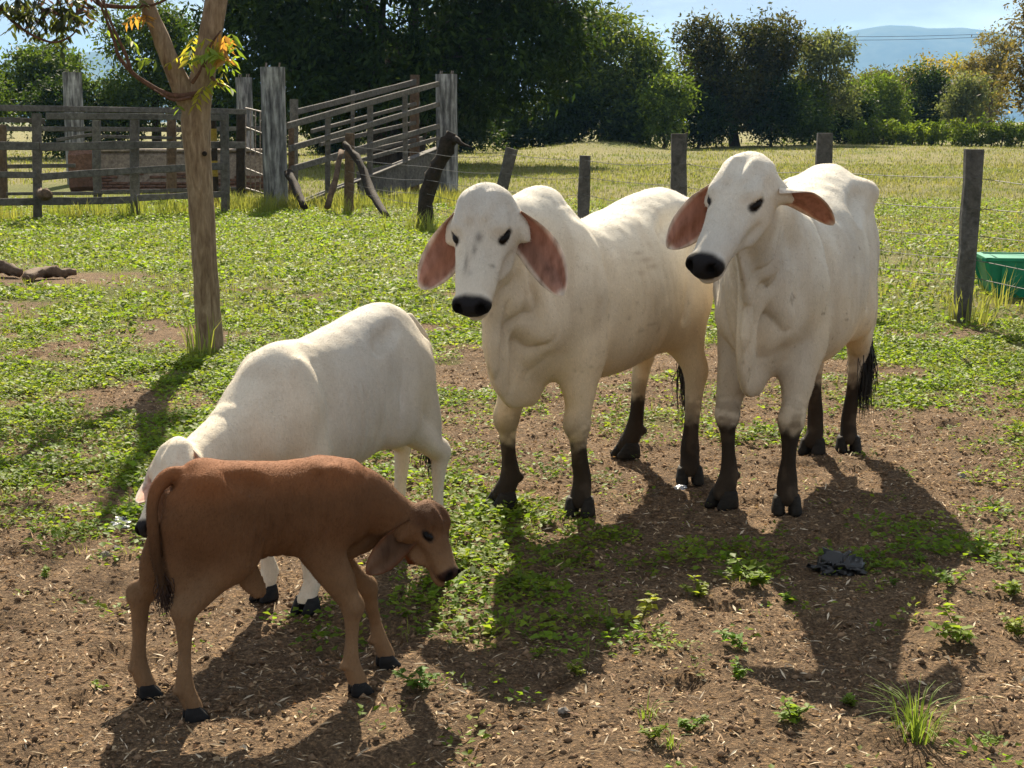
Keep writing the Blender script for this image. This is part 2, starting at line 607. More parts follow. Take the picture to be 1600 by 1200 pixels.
def crown_cards(blobs, n, clump_r, leaf, ratio, pal, rng, shell=.55, droop=.0, per=34):
    """blobs: (centre, radii); leaves are set in clumps through the blobs, denser near their skin."""
    vol = np.array([np.prod(r) ** .67 for c, r in blobs])
    nc = max(6, n // per)
    which = rng.choice(len(blobs), nc, p=vol / vol.sum())
    c = np.array([b[0] for b in blobs])[which]
    r = np.array([b[1] for b in blobs])[which]
    d = rng.normal(0, 1, (nc, 3))
    d /= np.linalg.norm(d, axis=1)[:, None]
    rr = (shell + (1 - shell) * rng.uniform(0, 1, nc) ** .6) * rng.uniform(.86, 1.10, nc)
    cc = c + d * r * rr[:, None]
    cr = clump_r * rng.uniform(.55, 1.45, nc)
    tone = rng.uniform(.55, 1.3, nc)
    hue = rng.uniform(0, 1, nc)
    i = np.repeat(np.arange(nc), per)
    N = len(i)
    q = rng.normal(0, .55, (N, 3)) * V(1, 1, .7)
    p = cc[i] + q * cr[i, None]
    D = rng.normal(0, 1, (N, 3)) + q * .8 + V(0, 0, -droop)
    Nn = rng.normal(0, .8, (N, 3)) + V(0, 0, .9)
    L = leaf * rng.uniform(.6, 1.4, N)
    P, F = cards(p, D, Nn, L, L * ratio, .12)
    a, b = np.array(pal[0]), np.array(pal[1])
    t = np.clip(hue[i] * .75 + rng.uniform(0, .4, N) - .1, 0, 1)[:, None]
    C = (a * (1 - t) + b * t) * (tone[i] * rng.uniform(.75, 1.25, N))[:, None]
    return P, F, np.repeat(C, 4, 0), cc


def make_tree(name, base, blobs, n, leaf, pal, label, seed, trunk_r=.25, clump_r=.6, ratio=.42, lean=(0, 0), cat='tree', group=None, shell=.55, limbs=7, mat=None, forks=1, droop=.3, bark=None):
    rng = np.random.default_rng(seed)
    base = np.array([base[0], base[1], float(height(base[0], base[1])) - .05])
    root = empty(name, base)
    W = [(np.array(c, float) + base, np.array(r, float)) for c, r in blobs]
    P, F, C, cc = crown_cards(W, int(n * 1.15), clump_r, leaf * .86, ratio, pal, rng, shell, droop)
    tops = np.array([c for c, r in W])
    ctr = tops.mean(0)
    parts = []
    hgt = max(.5, min(c[2] - r[2] * .35 for c, r in W) - base[2])
    for f in range(forks):
        off = V(rng.normal(0, .5), rng.normal(0, .3), 0) * trunk_r * 2.2 * (forks > 1)
        b0 = base + off
        t1 = base + V(lean[0], lean[1], 0) * .5 + off * 1.8 + V(0, 0, hgt)
        t2 = (t1 + ctr) / 2 + V(rng.normal(0, .2), rng.normal(0, .2), 0)
        parts.append(tube_mesh([b0, (b0 + t1) / 2 + V(rng.normal(0, .1), 0, 0), t1, t2], [trunk_r * 1.25, trunk_r, trunk_r * .8, trunk_r * .45], 9, 4, .04, seed))
        for k in range(limbs):
            e = cc[rng.integers(len(cc))]
            s0 = t1 * (1 - .5 * rng.uniform()) + (t2 - t1) * 0 + t2 * 0 + t1 * 0 if False else t1 + (t2 - t1) * rng.uniform(0, .8)
            md = (s0 + e) / 2 + V(0, 0, .12 * np.linalg.norm(e - s0))
            parts.append(tube_mesh([s0, md, e], [trunk_r * .38, trunk_r * .22, trunk_r * .06], 6, 4, .03, seed + k))
    v, f_ = join(parts)
    mesh_obj('trunk', v - base, f_, bark or DARK_BARK, root, True)
    mesh_obj('crown', P - base, F, mat or FOLIAGE, root, False, C)
    tag(root, label, cat, group)
    return root


def blob_set(rx, ry, z0, z1, k, rng, squash=1.0):
    """A handful of overlapping blobs that fill rx, ry between z0 and z1."""
    out = [((0, 0, (z0 + z1) / 2), (rx * .72, ry * .72, (z1 - z0) * .46))]
    for _ in range(k):
        an = rng.uniform(0, 6.28)
        rr = rng.uniform(.35, .68)
        z = z0 + (z1 - z0) * rng.uniform(.18, .86)
        s = rng.uniform(.28, .48)
        out.append(((math.cos(an) * rx * rr, math.sin(an) * ry * rr, z), (rx * s, ry * s, min((z1 - z0) * s * .62, rx * s * 1.1) * squash)))
    return out


GREEN = ((.040, .072, .014), (.095, .140, .024))
DEEP = ((.016, .034, .008), (.040, .066, .013))
OLIVE = ((.060, .070, .022), (.125, .115, .035))
BRIGHT = ((.070, .120, .020), (.140, .190, .035))
AUTUMN = ((.12, .155, .030), (.30, .21, .045))
GREYG = ((.085, .110, .055), (.16, .18, .09))
DRYB = ((.050, .052, .022), (.150, .115, .060))
BROWNG = ((.034, .050, .014), (.085, .078, .026))


def px_tree(name, px, Y, half_px, top_y, z0, n, leaf, pal, label, seed, k=7, depth=.8, **kw):
    b = at(px, 225, Y)
    hw = half_px / FPX * Y
    top = at(px, top_y, Y)[2] if top_y is not None else kw.pop('top')
    rng = np.random.default_rng(seed + 500)
    return make_tree(name, (b[0], Y), blob_set(hw, hw * depth, z0, top, k, rng), n, leaf, pal, label, seed, group='trees beyond the pasture', **kw)


# big dark mango like tree behind the loading ramp
rng = np.random.default_rng(77)
bl = [((0, 0, 5.6), (5.4, 4.6, 3.9))] + [((x_, y_, z_), (2.6, 2.3, 1.9)) for x_, y_, z_ in ((-4.3, -1, 3.9), (-2.2, -2.8, 3.3), (.6, -3.0, 3.2), (3.0, -2.2, 3.4), (4.5, -.5, 4.2), (4.3, 0, 6.6), (-4.2, 0, 6.6), (-2, -2, 7.2), (1.8, -2, 7.4), (0, 0, 9.4), (5.0, .5, 5.2), (-5.0, .5, 5.0), (-2, 2.6, 4), (2, 2.6, 4))]
b = at(612, 220, 58)
make_tree('dense_tree', (b[0], 58), bl, 58000, .36, DEEP, 'huge dense dark tree towering behind the wooden loading ramp', 3, .42, .62, .34, (0, 0), shell=.62, limbs=9, forks=3, droop=.7)
for q, (px, Y, hp, ty) in enumerate(((420, 78, 60, 140), (520, 80, 66, 150), (625, 79, 66, 150), (720, 80, 60, 148))):
    px_tree('leafy_shrub', px, Y, hp, ty, .0, 6500, .26, DEEP, ['low dark shrub behind the left side of the huge dark tree', 'low dark shrub seen through the left rails of the loading ramp', 'low dark shrub seen through the right rails of the loading ramp', 'low dark shrub right of the right tall pillar'][q], 90 + q, trunk_r=.08, limbs=3)
# far left
px_tree('broadleaf_tree', 58, 76, 95, 58, 1.4, 11000, .30, GREEN, 'green tree at the far left edge behind the corral', 11, trunk_r=.2)
px_tree('broadleaf_tree', 245, 72, 90, -12, 1.5, 12000, .26, GREEN, 'tall green tree seen behind the slim trunk at left', 12, trunk_r=.22)
for q, (px, Y, hp, ty) in enumerate(((-35, 70, 70, 96), (108, 69, 66, 112), (185, 70, 62, 120), (330, 71, 60, 100))):
    px_tree('leafy_shrub', px, Y, hp, ty, .1, 6500, .24, DEEP if q % 2 else GREEN, ['dark shrub cut by the left edge beyond the corral', 'dark shrub beneath the far left tree behind the white pillar', 'dark shrub just right of the left white pillar, beyond the corral', 'dark shrub beyond the corral, beside the huge dense tree'][q], 20 + q, trunk_r=.1, limbs=4)
# middle
px_tree('broadleaf_tree', 942, 90, 116, -4, 1.2, 26000, .34, ((.045, .080, .016), (.130, .165, .036)), 'tall feathery green tree just right of the huge dark one', 31, k=11, trunk_r=.3, clump_r=.8)
px_tree('leafy_shrub', 1036, 84, 42, 112, .4, 4500, .26, BRIGHT, 'bright green bush between the feathery tree and the dark round tree', 32, trunk_r=.09, limbs=4)
px_tree('round_tree', 1148, 93, 108, 30, .8, 28000, .30, BROWNG, 'dark round tree with brownish top in the middle of the tree line', 33, k=10, trunk_r=.3)
px_tree('slender_tree', 1288, 96, 56, 50, 1.4, 8000, .30, GREYG, 'thin airy tree with see through crown left of the blue mountain', 34, k=9, trunk_r=.16, clump_r=.55, shell=.3)
px_tree('leafy_shrub', 1365, 104, 62, 112, .3, 10000, .28, BRIGHT, 'fresh green bushy tree under the mountain', 35, trunk_r=.14)
px_tree('round_tree', 1438, 107, 52, 98, .3, 10000, .28, DEEP, 'dark small tree between the fresh green one and the pale shrub', 36, trunk_r=.15)
px_tree('wide_tree', 1478, 150, 130, 78, .8, 20000, .42, AUTUMN, 'wide tree with yellow and orange crown below the mountain', 37, k=10, trunk_r=.3, clump_r=.9)
px_tree('broadleaf_tree', 1360, 140, 75, 100, .6, 9000, .40, OLIVE, 'olive tree behind the hedge at the foot of the mountain', 38, trunk_r=.2)
px_tree('pale_shrub', 1506, 101, 38, 112, .2, 6500, .24, GREYG, 'pale grey green shrub behind the hedge', 39, trunk_r=.08, limbs=4)
px_tree('wide_tree', 1545, 118, 50, 30, 3.2, 3600, .36, ((.13, .125, .05), (.27, .22, .10)), 'bare looking tree with pale dry leaves near the right edge', 40, trunk_r=.16, shell=.3)
px_tree('dry_tree', 1668, 66, 112, -40, .6, 20000, .24, DRYB, 'large brown leafed tree cut by the right edge', 41, k=10, trunk_r=.25)
for q, (px, Y, hp, ty, pal) in enumerate(((800, 88, 66, 150, DEEP), (890, 87, 62, 142, DEEP), (985, 89, 52, 152, GREEN), (1090, 90, 60, 140, DEEP), (1205, 91, 55, 138, DEEP), (1262, 94, 46, 142, GREEN), (1320, 99, 42, 150, DEEP))):
    px_tree('leafy_shrub', px, Y, hp, ty, .0, 7500, .27, pal, ['low dark shrub right of the huge tree trunk', 'low dark shrub under the left of the feathery tree', 'low green shrub under the feathery tree', 'low dark shrub at the left foot of the round tree', 'low dark shrub at the right foot of the round tree', 'low green shrub below the airy tree', 'low dark shrub at the left end of the hedge'][q], 60 + q, trunk_r=.08, limbs=3)

# clipped hedge along the far side of the pasture
rng = np.random.default_rng(5)
HX, HY = 27.5, 97.0
root = empty('hedge', (HX, HY, 0))
bl = [(V(21.2 + .62 * i, HY + rng.normal(0, .2), .80 + rng.normal(0, .10)), V(.62, .7, .82 + rng.normal(0, .12))) for i in range(34)]
P, F, C, cc = crown_cards(bl, 20000, .26, .18, .6, ((.075, .125, .016), (.17, .22, .03)), rng, .5)
mesh_obj('foliage', P - V(HX, HY, 0), F, FOLIAGE, root, False, C)
for i in range(34):
    sv, sf = tube_mesh([V(21.2 + .62 * i, HY, -.05), V(21.3 + .62 * i, HY, .5), V(21.2 + .62 * i, HY, 1.2)], [.06, .05, .02], 5, 2)
    mesh_obj('stem', sv - V(HX, HY, 0), sf, DARK_BARK, root, True)
tag(root, 'long green hedge on the far side of the pasture at right', 'hedge')

# blue mountain
def ridge(name, Y, prof, depth, seed, label):
    px = np.array([p for p, _ in prof]); py = np.array([q for _, q in prof])
    n, mrows = 150, 26
    xs_ = np.linspace(px[0], px[-1], n)
    ys_ = np.interp(xs_, px, py)
    G = []
    for j in range(mrows):
        t = j / (mrows - 1) * 2 - 1
        for i in range(n):
            p = at(xs_[i], ys_[i], Y)
            h = max(p[2], 0) * (1 - abs(t) ** 1.4) - 4 * abs(t)
            x_ = p[0] + t * 60 * math.sin(i * .21 + seed)
            y_ = Y + t * depth
            G.append((x_, y_, h * (1 - .14 * vnoise(np.array([[x_, y_]]), .004, seed, 4)[0] * (1 - abs(t)) * 2 * abs(t) * 2)))
    gi_ = np.arange(n * mrows).reshape(mrows, n)
    F_ = np.stack([gi_[:-1, :-1], gi_[:-1, 1:], gi_[1:, 1:], gi_[1:, :-1]], -1).reshape(-1, 4)
    mm = Mat(name + '_slope')
    nz = mm.noise(mm.coord('Object'), .012, 6, .6)
    mat = mm.bsdf(mm.ramp(nz, [(.3, (.04, .065, .03)), (.7, (.10, .12, .06))]), .95, None, .05)
    o = mesh_obj(name, G, F_, mat, None, True)
    tag(o, label, kind='structure')


ridge('mountain', 6500, [(1120, 190), (1180, 140), (1240, 92), (1290, 62), (1330, 46), (1385, 37), (1420, 38), (1445, 42), (1500, 41), (1560, 48), (1640, 60), (1760, 90), (1950, 190)], 900, 4, 'hazy blue mountain rising behind the trees at right')
ridge('hill', 5200, [(-500, 190), (-260, 120), (-40, 105), (60, 92), (150, 78), (178, 84), (260, 110), (420, 130), (640, 190)], 700, 9, 'low blue hill glimpsed behind the trees at left')

hz = Mat('air')
pv = hz.node('VolumePrincipled')
pv.inputs['Color'].default_value = (.28, .56, 1.0, 1)
pv.inputs['Density'].default_value = 1.0e-4
pv.inputs['Anisotropy'].default_value = 0.2
hz.link(pv.outputs[0], hz.out.inputs['Volume'])
hx0, hx1, hy0, hy1, hz0, hz1 = gx[0] - 60, gx[-1] + 60, gy[0] - 60, gy[-1] + 60, -9.0, 470
HV = [(x_, y_, z_) for z_ in (hz0, hz1) for (x_, y_) in ((hx0, hy0), (hx1, hy0), (hx1, hy1), (hx0, hy1))]
haze = mesh_obj('haze', HV, [(3, 2, 1, 0), (4, 5, 6, 7), (0, 1, 5, 4), (1, 2, 6, 5), (2, 3, 7, 6), (3, 0, 4, 7)], hz.m)
tag(haze, 'thin pale haze in the air over the valley', kind='stuff')
# ------------------------------------------------------------------ timber corral, loading ramp, wire fence
def wood_material(name, a, b, spec=.2):
    m = Mat(name)
    co = m.coord('Object')
    n1 = m.noise(m.coord('Object', (7, 7, 7)), 2.0, 6, .6, .4)
    n2 = m.noise(co, 1.1, 3, .6)
    n3 = m.noise(m.coord('Object', (30, 30, 30)), 2.0, 4, .7)
    c = m.mix(1.0, m.ramp(n1, [(.3, a), (.7, b)]), m.ramp(n2, [(.3, (.7, .7, .72)), (.7, (1.25, 1.22, 1.18))]), 'MULTIPLY')
    c = m.mix(1.0, c, m.ramp(n3, [(.3, (.75, .75, .75)), (.65, (1.1, 1.1, 1.1))]), 'MULTIPLY')
    return m.bsdf(c, .85, m.bump(n3, .5, .01), spec)


GREYWOOD = wood_material('weathered_grey_timber', (.072, .066, .060), (.175, .165, .152))
BROWNWOOD = wood_material('old_brown_timber', (.075, .05, .035), (.18, .125, .085))
BLACKWOOD = wood_material('charred_dark_timber', (.014, .011, .009), (.05, .037, .027))
PINEPOST = wood_material('dark_fence_post_timber', (.055, .053, .052), (.145, .14, .137))


def part(name, v, f, mat, root, smooth=False):
    return mesh_obj(name, np.asarray(v) - np.array(root.location), f, mat, root, smooth)


def plank(p0, p1, wide, thick, seed=0, wide_dir=(0, 0, 1), segs=5, rough=.05):
    """A sawn board between two points, its faces a little uneven and its edges bevelled."""
    rng = np.random.default_rng(seed)
    p0, p1 = np.array(p0, float), np.array(p1, float)
    d = unit(p1 - p0)
    w = unit(np.array(wide_dir, float) - np.dot(wide_dir, d) * d)
    t = np.cross(d, w)
    sec = []
    c = .22 * min(wide, thick)
    for sx, sy in ((1, 1), (-1, 1), (-1, -1), (1, -1)):
        q = [(sx * (wide / 2 - c), sy * thick / 2), (sx * wide / 2, sy * (thick / 2 - c))]
        sec += q if sx * sy < 0 else q[::-1]
    Vv = []
    ph = rng.uniform(0, 6)
    for i in range(segs + 1):
        u_ = i / segs
        cen = p0 + (p1 - p0) * u_ + w * wide * rough * math.sin(ph + 4 * u_) + t * thick * rough * 2 * rng.normal()
        sw = 1 + rough * rng.normal()
        for a_, b_ in sec:
            Vv.append(cen + w * a_ * sw + t * b_ * (1 + rough * rng.normal()))
    k = len(sec)
    F = [(i * k + j, i * k + (j + 1) % k, (i + 1) * k + (j + 1) % k, (i + 1) * k + j) for i in range(segs) for j in range(k)]
    F += [tuple(range(k - 1, -1, -1)), tuple(segs * k + j for j in range(k))]
    return np.array(Vv), F


def px_plank(root, name, a, b, wide_px, thick, mat, seed, wide_dir=(0, 0, 1), Y=None):
    """a, b = (px, py, Y)."""
    p0, p1 = at(*a), at(*b)
    return part(name, *plank(p0, p1, wide_px / FPX * (a[2] + b[2]) / 2, thick, seed, wide_dir), mat, root)


def px_post(root, px, y0, Y, wide_px, mat, seed, px1=None, name='post', depth=None, sink=.05):
    """Post from the ground up to photo height y0 at distance Y, px1 = where its foot stands."""
    top = at(px, y0, Y)
    foot = at(px1 if px1 is not None else px, 300, Y)
    foot[2] = -sink
    w = wide_px / FPX * Y
    return part(name, *plank(foot, top, w, depth or w * .9, seed, (1, 0, 0), 6, .04), mat, root)


Yf = 26.0
# front run of the corral
cf = empty('corral_fence', (*at(200, 300, Yf)[:2], 0))
for i, (px, y0, w, Y) in enumerate(((57, 177, 13, 25.6), (210, 180, 13.5, 26.8), (351, 178, 13, 27.6), (-60, 177, 13, 24.6), (-170, 177, 13, 23.8))):
    px_post(cf, px, y0, Y, w, GREYWOOD, i)
for i, (a, b, w) in enumerate((((-180, 165, 24.0), (384, 175, 28.4), 9), ((72, 181, 25.4), (352, 184, 27.3), 10), ((-180, 226, 23.6), (60, 229, 25.3), 14), ((62, 229, 25.3), (212, 227, 26.5), 13), ((212, 227, 26.5), (382, 226, 28.0), 11),
                               ((-180, 270, 23.6), (56, 274, 25.3), 10), ((64, 276, 25.3), (208, 267, 26.5), 11), ((208, 266, 26.5), (350, 260, 27.3), 11), ((-180, 316, 23.6), (58, 315, 25.3), 11), ((62, 315, 25.3), (208, 312, 26.5), 11), ((212, 309, 26.5), (350, 304, 27.3), 10), ((-60, 186, 25), (70, 189, 25.9), 8))):
    px_plank(cf, 'rail', a, b, w, .045, GREYWOOD, 40 + i)
tag(cf, 'weathered grey timber corral fence in front, with rails on square posts, at left', 'fence')
# back run
cb = empty('corral_fence', (*at(150, 280, 32)[:2], 0))
for i, (px, y0, w, Y, mt) in enumerate(((4, 195, 12, 30, BROWNWOOD), (151, 188, 12, 30.5, GREYWOOD), (268, 184, 14, 32, BROWNWOOD), (376, 172, 13, 31, BLACKWOOD), (-110, 190, 13, 30, GREYWOOD))):
    px_post(cb, px, y0, Y, w, mt, 60 + i)
for i, (a, b, w) in enumerate((((-120, 200, 30.2), (290, 203, 32.3), 7), ((290, 202, 32.3), (420, 200, 31.5), 7), ((88, 219, 30.5), (145, 210, 30.8), 5), ((145, 213, 30.8), (300, 216, 32.2), 5), ((-120, 262, 30), (118, 259, 30.5), 6.5), ((10, 303, 29.8), (160, 302, 30.5), 5), ((158, 300, 30.4), (382, 295, 31.3), 6))):
    px_plank(cb, 'rail', a, b, w, .045, GREYWOOD, 80 + i)
tag(cb, 'back row of the timber corral, seen through the front rails', 'fence')
# striped marker post
sp = empty('striped_post', (*at(337, 300, 29)[:2], 0))
YEL = wood_material('yellow_paint_worn', (.24, .17, .03), (.40, .29, .06))
zt = at(337, 176, 29)[2]
for i in range(6):
    z0, z1 = zt * i / 6, zt * (i + 1) / 6
    c0 = at(337, 300, 29)
    part('paint_band', *plank((c0[0], 29, z0 - (.04 if i == 0 else 0)), (c0[0], 29, z1), .105, .10, i, (1, 0, 0), 2, .01), YEL if i % 2 == 0 else BLACKWOOD, sp)
tag(sp, 'yellow and black striped post behind the slim tree trunk', 'post')

# concrete pillars, whitewashed and stained
m = Mat('stained_whitewash')
co = m.coord('Object')
streak = m.noise(m.coord('Object', (6, 6, .8)), 2.0, 6, .6)
n2 = m.noise(co, 4.0, 5, .65)
cc_ = m.ramp(streak, [(.30, (.045, .045, .05)), (.48, (.17, .17, .18)), (.70, (.50, .51, .53))])
cc_ = m.mix(1.0, cc_, m.ramp(n2, [(.3, (.65, .64, .62)), (.7, (1.1, 1.1, 1.08))]), 'MULTIPLY')
WHITEWASH = m.bsdf(cc_, .9, m.bump(n2, .4, .01), .1)
STEEL = Mat('rusty_steel')
rn = STEEL.noise(STEEL.coord('Object'), 20, 4, .6)
STEEL = STEEL.bsdf(STEEL.ramp(rn, [(.3, (.09, .05, .03)), (.7, (.30, .26, .22))]), .6, None, .5)
for i, (px, y0, Y, w, lab) in enumerate(((431, 105, 29.0, 37, 'tall stained concrete pillar at the left end of the loading ramp'),
                                        (699, 116, 36.0, 31, 'tall grey concrete pillar at the right end of the loading ramp'),
                                        (121, 113, 40.0, 33, 'whitewashed concrete pillar inside the corral near the left edge'),
                                        (386, 121, 37.0, 28, 'whitewashed concrete pillar between the slim tree and the tall pillar'))):
    b = at(px, 300, Y)
    pl = empty('concrete_pillar', (b[0], Y, 0), [.12, -.1, .5, .45][i])
    zt = at(px, y0, Y)[2]
    w_ = w / FPX * Y * (1 if i < 2 else .8)
    v, f = plank((0, 0, -.1), (0, 0, zt), w_, w_, 90 + i, (1, 0, 0), 7, .012)
    shaft = mesh_obj('shaft', v, f, WHITEWASH, pl)
    for k in range(4):
        sx, sy = (k % 2 - .5) * w_ * .55, (k // 2 - .5) * w_ * .55
        v, f = tube_mesh([(sx, sy, zt - .05), (sx, sy, zt + .02), (sx + .01, sy, zt + .08)], [.012, .012, .012], 6, 1)
        mesh_obj('steel_bar', v, f, STEEL, shaft)
    tag(pl, lab, 'pillar', 'concrete pillars')

# small pipe gate beside the pillar
gt = empty('pipe_gate', (*at(400, 300, 29)[:2], 0))
ga, gb = (384, 29.8), (414, 29.2)
for k, (ya, yb) in enumerate(((169, 176), (199, 210), (231, 243), (263, 275), (294, 303))):
    part('bar', *tube_mesh([at(ga[0], ya, ga[1]), at(399, (ya + yb) / 2, 29.5), at(gb[0], yb, gb[1])], [.016] * 3, 7, 2), STEEL, gt, True)
for k, px in enumerate((384, 391.5, 399, 406.5, 413)):
    t = (px - 384) / 30
    part('upright', *tube_mesh([at(px, 169 + 7 * t, 29.8 - .6 * t), at(px, 235, 29.8 - .6 * t), at(px, 296 + 8 * t, 29.8 - .6 * t)], [.012] * 3, 6, 2), STEEL, gt, True)
tag(gt, 'rusty pipe gate squeezed between the corral and the tall pillar', 'gate')

# brick trough inside the corral
BRICK = wood_material('worn_brick', (.10, .055, .04), (.21, .12, .085))
PLASTER = wood_material('flaking_plaster', (.16, .125, .105), (.38, .32, .27))
tr = empty('brick_trough', (*at(220, 285, 36)[:2], 0))
x0, x1 = at(114, 280, 36)[0], at(425, 280, 36)[0]
zt = at(200, 236, 36)[2]
plw = part('plaster_wall', *plank((x0 + .6, 36, zt * .5), (x1, 36, zt * .5), zt * .98, .42, 3, (0, 0, 1), 10, .01), PLASTER, tr)
part('end_block', *plank((x0, 35.9, zt * .52), (x0 + .58, 35.9, zt * .52), zt * 1.04, .5, 5, (0, 0, 1), 3, .02), BRICK, tr)
bv, bf = plank((-.115, 0, 0), (.115, 0, 0), .062, .09, 2, (0, 0, 1), 1, .02)
bme = None
for r in range(6):
    nb = int((x1 - x0 - .6) / .245)
    for k in range(nb):
        z = .05 + r * .072
        if r >= 3 and (vnoise(np.array([[k * .37, r * .8]]), 1.0, 3, 2)[0] < .52):
            continue                                   # upper courses still hidden by plaster
        if bme is None:
            o = mesh_obj('brick', bv, bf, BRICK, plw)
            bme = o.data
        else:
            o = bpy.data.objects.new('brick', bme); COL.objects.link(o); o.parent = plw
        o.location = V(x0 + .73 + k * .245 + (r % 2) * .12, 36 - .205, z) - np.array(tr.location)
part('coping', *plank((x0 + .5, 36, zt + .02), (x1, 36, zt + .02), .06, .55, 8, (0, 0, 1), 8, .02), PLASTER, tr)
tag(tr, 'low worn brick and plaster trough behind the corral rails', 'trough')

# loading ramp
lr = empty('loading_ramp', (*at(570, 290, 33)[:2], 0))
FY0, FY1, BK = 29.6, 35.6, 1.5
ply = lambda px: FY0 + (FY1 - FY0) * (px - 449) / 235
for i, (px0, y0, px1, y1, w) in enumerate(((449, 196, 686, 131, 9), (452, 232, 686, 163, 9), (455, 264, 686, 197, 9), (558, 252, 686, 216, 6))):
    px_plank(lr, 'side_rail', (px0, y0, ply(px0)), (px1, y1, ply(px1)), w, .045, GREYWOOD, 120 + i)
for i, (px0, y0, px1, y1, w) in enumerate(((464, 175, 650, 128, 9), (486, 205, 655, 161, 6), (500, 226, 655, 190, 6), (520, 249, 660, 216, 6))):
    px_plank(lr, 'side_rail', (px0, y0, ply(px0) + BK), (px1, y1, ply(px1) + BK), w, .045, GREYWOOD, 130 + i)
for i, (px, y0, w, dy, mt) in enumerate(((512, 178, 8, -.08, GREYWOOD), (578, 161, 9, -.08, GREYWOOD), (633, 146, 8, -.08, GREYWOOD), (648, 117, 14, BK + .1, BROWNWOOD), (459, 155, 12, BK + .1, GREYWOOD), (551, 141, 6, BK + .1, GREYWOOD), (455, 200, 9, .1, BROWNWOOD))):
    px_post(lr, px, y0, ply(px) + dy, w, mt, 140 + i)
zr0, zr1 = .05, 1.0
for k in range(7):                                       # floor boards, climbing to the right
    yy0 = -.02 + k * BK / 7 + .1
    a = at(470, 300, ply(470)); b = at(684, 300, ply(684))
    part('floor_board', *plank((a[0], ply(470) + yy0, zr0), (b[0], ply(684) + yy0, zr1), .04, BK / 7 - .02, 150 + k, (0, 0, 1), 6, .03), GREYWOOD, lr)
a, b = at(560, 300, ply(560)), at(684, 300, ply(684))
part('side_board', *plank((a[0], ply(560) - .02, .25), (b[0], ply(684) - .02, .62), .62, .05, 161, (0, 0, 1), 6, .03), GREYWOOD, lr)
tag(lr, 'timber cattle loading ramp with rising rails between the two tall pillars', 'ramp')

# the wire fence
FENCE = [(1521, 233, 12.27, 27, 1513), (1290, 208, 14.0, 24, 1285), (1062, 209, 16.4, 25, 1061), (915, 243, 18.3, 18, 908), (800, 232, 20.4, 19, 754)]
wf = empty('barbed_wire_fence', (1.3, 17.0, 0))
posts = []
for i, (px, y0, Y, w, pf) in enumerate(FENCE):
    px_post(wf, px, y0, Y, w, PINEPOST, 170 + i, pf, depth=.12, sink=.2)
    posts.append((at(px, y0, Y), at(pf, 300, Y)))
px_post(wf, 546, 208, 28, 14, BROWNWOOD, 180, 545, sink=.2)
b = at(1513, 300, 12.27)
b2 = V(b[0] + 1.0, 12.27 - 2.2, 0)
part('post', *plank((b2[0], b2[1], -.2), (b2[0], b2[1], 1.38), .14, .12, 188, (1, 0, 0), 5, .03), PINEPOST, wf)
yp = [at(659, 345, 23.0), at(668, 300, 23.0), at(684, 258, 23.0), at(700, 226, 23.0), at(708, 208, 23.0)]
yp[0][2] = -.2
part('crooked_post', *tube_mesh(yp, [.13, .12, .105, .13, .08], 9, 4, .17, 5), BLACKWOOD, wf, True)
part('crooked_post_fork', *tube_mesh([at(702, 226, 23.0), at(712, 218, 22.9), at(720, 224, 22.8), at(738, 231, 22.7)], [.07, .06, .03, .012], 7, 3, .08, 6), BLACKWOOD, wf, True)
WIRE = Mat('galvanised_wire').bsdf((.10, .095, .09), .5, None, .4)
heights = (1.16, .94, .73, .53, .37)
line = [V(b2[0], b2[1], 0)] + [V(at(p[4], 300, p[2])[0], p[2] - .075, 0) for p in FENCE] + [V(yp[1][0], 22.87, 0), V(at(546, 300, 28)[0], 27.9, 0)]
tops = [at(p[0], p[1], p[2]) for p in FENCE]
for hi_, h in enumerate(heights):
    pts = []
    for k in range(len(line)):
        q = line[k].copy()
        q[2] = h + (.02 * math.sin(3 * k + hi_))
        if 1 <= k <= 5:                                    # posts lean: the wire follows them
            q[0] += (tops[k - 1][0] - line[k][0]) * h / max(tops[k - 1][2], .5)
        if k:
            q0 = pts[-1]
            for t in (.25, .5, .75):
                mid = q0 * (1 - t) + q * t
                mid[2] -= (.03 + .02 * math.sin(k * 2.3 + hi_ * 1.7)) * 4 * t * (1 - t)
                pts.append(mid) if t < .7 else pts.append(mid)
        pts.append(q)
    parts_ = [tube_mesh(pts, [.0032] * len(pts), 4, 2, 0, 0, False)]
    Q = catmull(pts, 6)
    L_ = np.concatenate([[0], np.cumsum(np.linalg.norm(np.diff(Q, axis=0), axis=1))])
    for s_ in np.arange(.06, L_[-1], .125):
        c = np.array([np.interp(s_, L_, Q[:, i]) for i in range(3)])
        an = s_ * 37
        d_ = V(math.cos(an) * .3, math.cos(an) * .2, math.sin(an)) * .014
        e_ = V(.012, .006, 0)
        parts_.append((np.array([c - d_, c + e_ * .3, c + d_, c - e_ * .3]), [(0, 1, 2, 3)]))
    v, f = join(parts_)
    part('barbed_wire', v, f, WIRE, wf)
tag(wf, 'barbed wire fence on grey wooden posts running back behind the cows', 'fence')


def log_thing(name, pts, rad, mat, label, cat='log', seed=1, jit=.2):
    pts = [np.array(p, float) for p in pts]
    r = empty(name, (pts[0][0], pts[0][1], 0))
    part('bark', *tube_mesh(pts, rad, 9, 4, jit, seed), mat, r, True)
    part('cut_end', *tube_mesh([pts[0] - unit(pts[1] - pts[0]) * .012, pts[0], pts[0] + unit(pts[1] - pts[0]) * .01], [rad[0] * .6, rad[0] * .92, rad[0] * .9], 9, 1), BROWNWOOD, r, True)
    tag(r, label, cat)
    return r


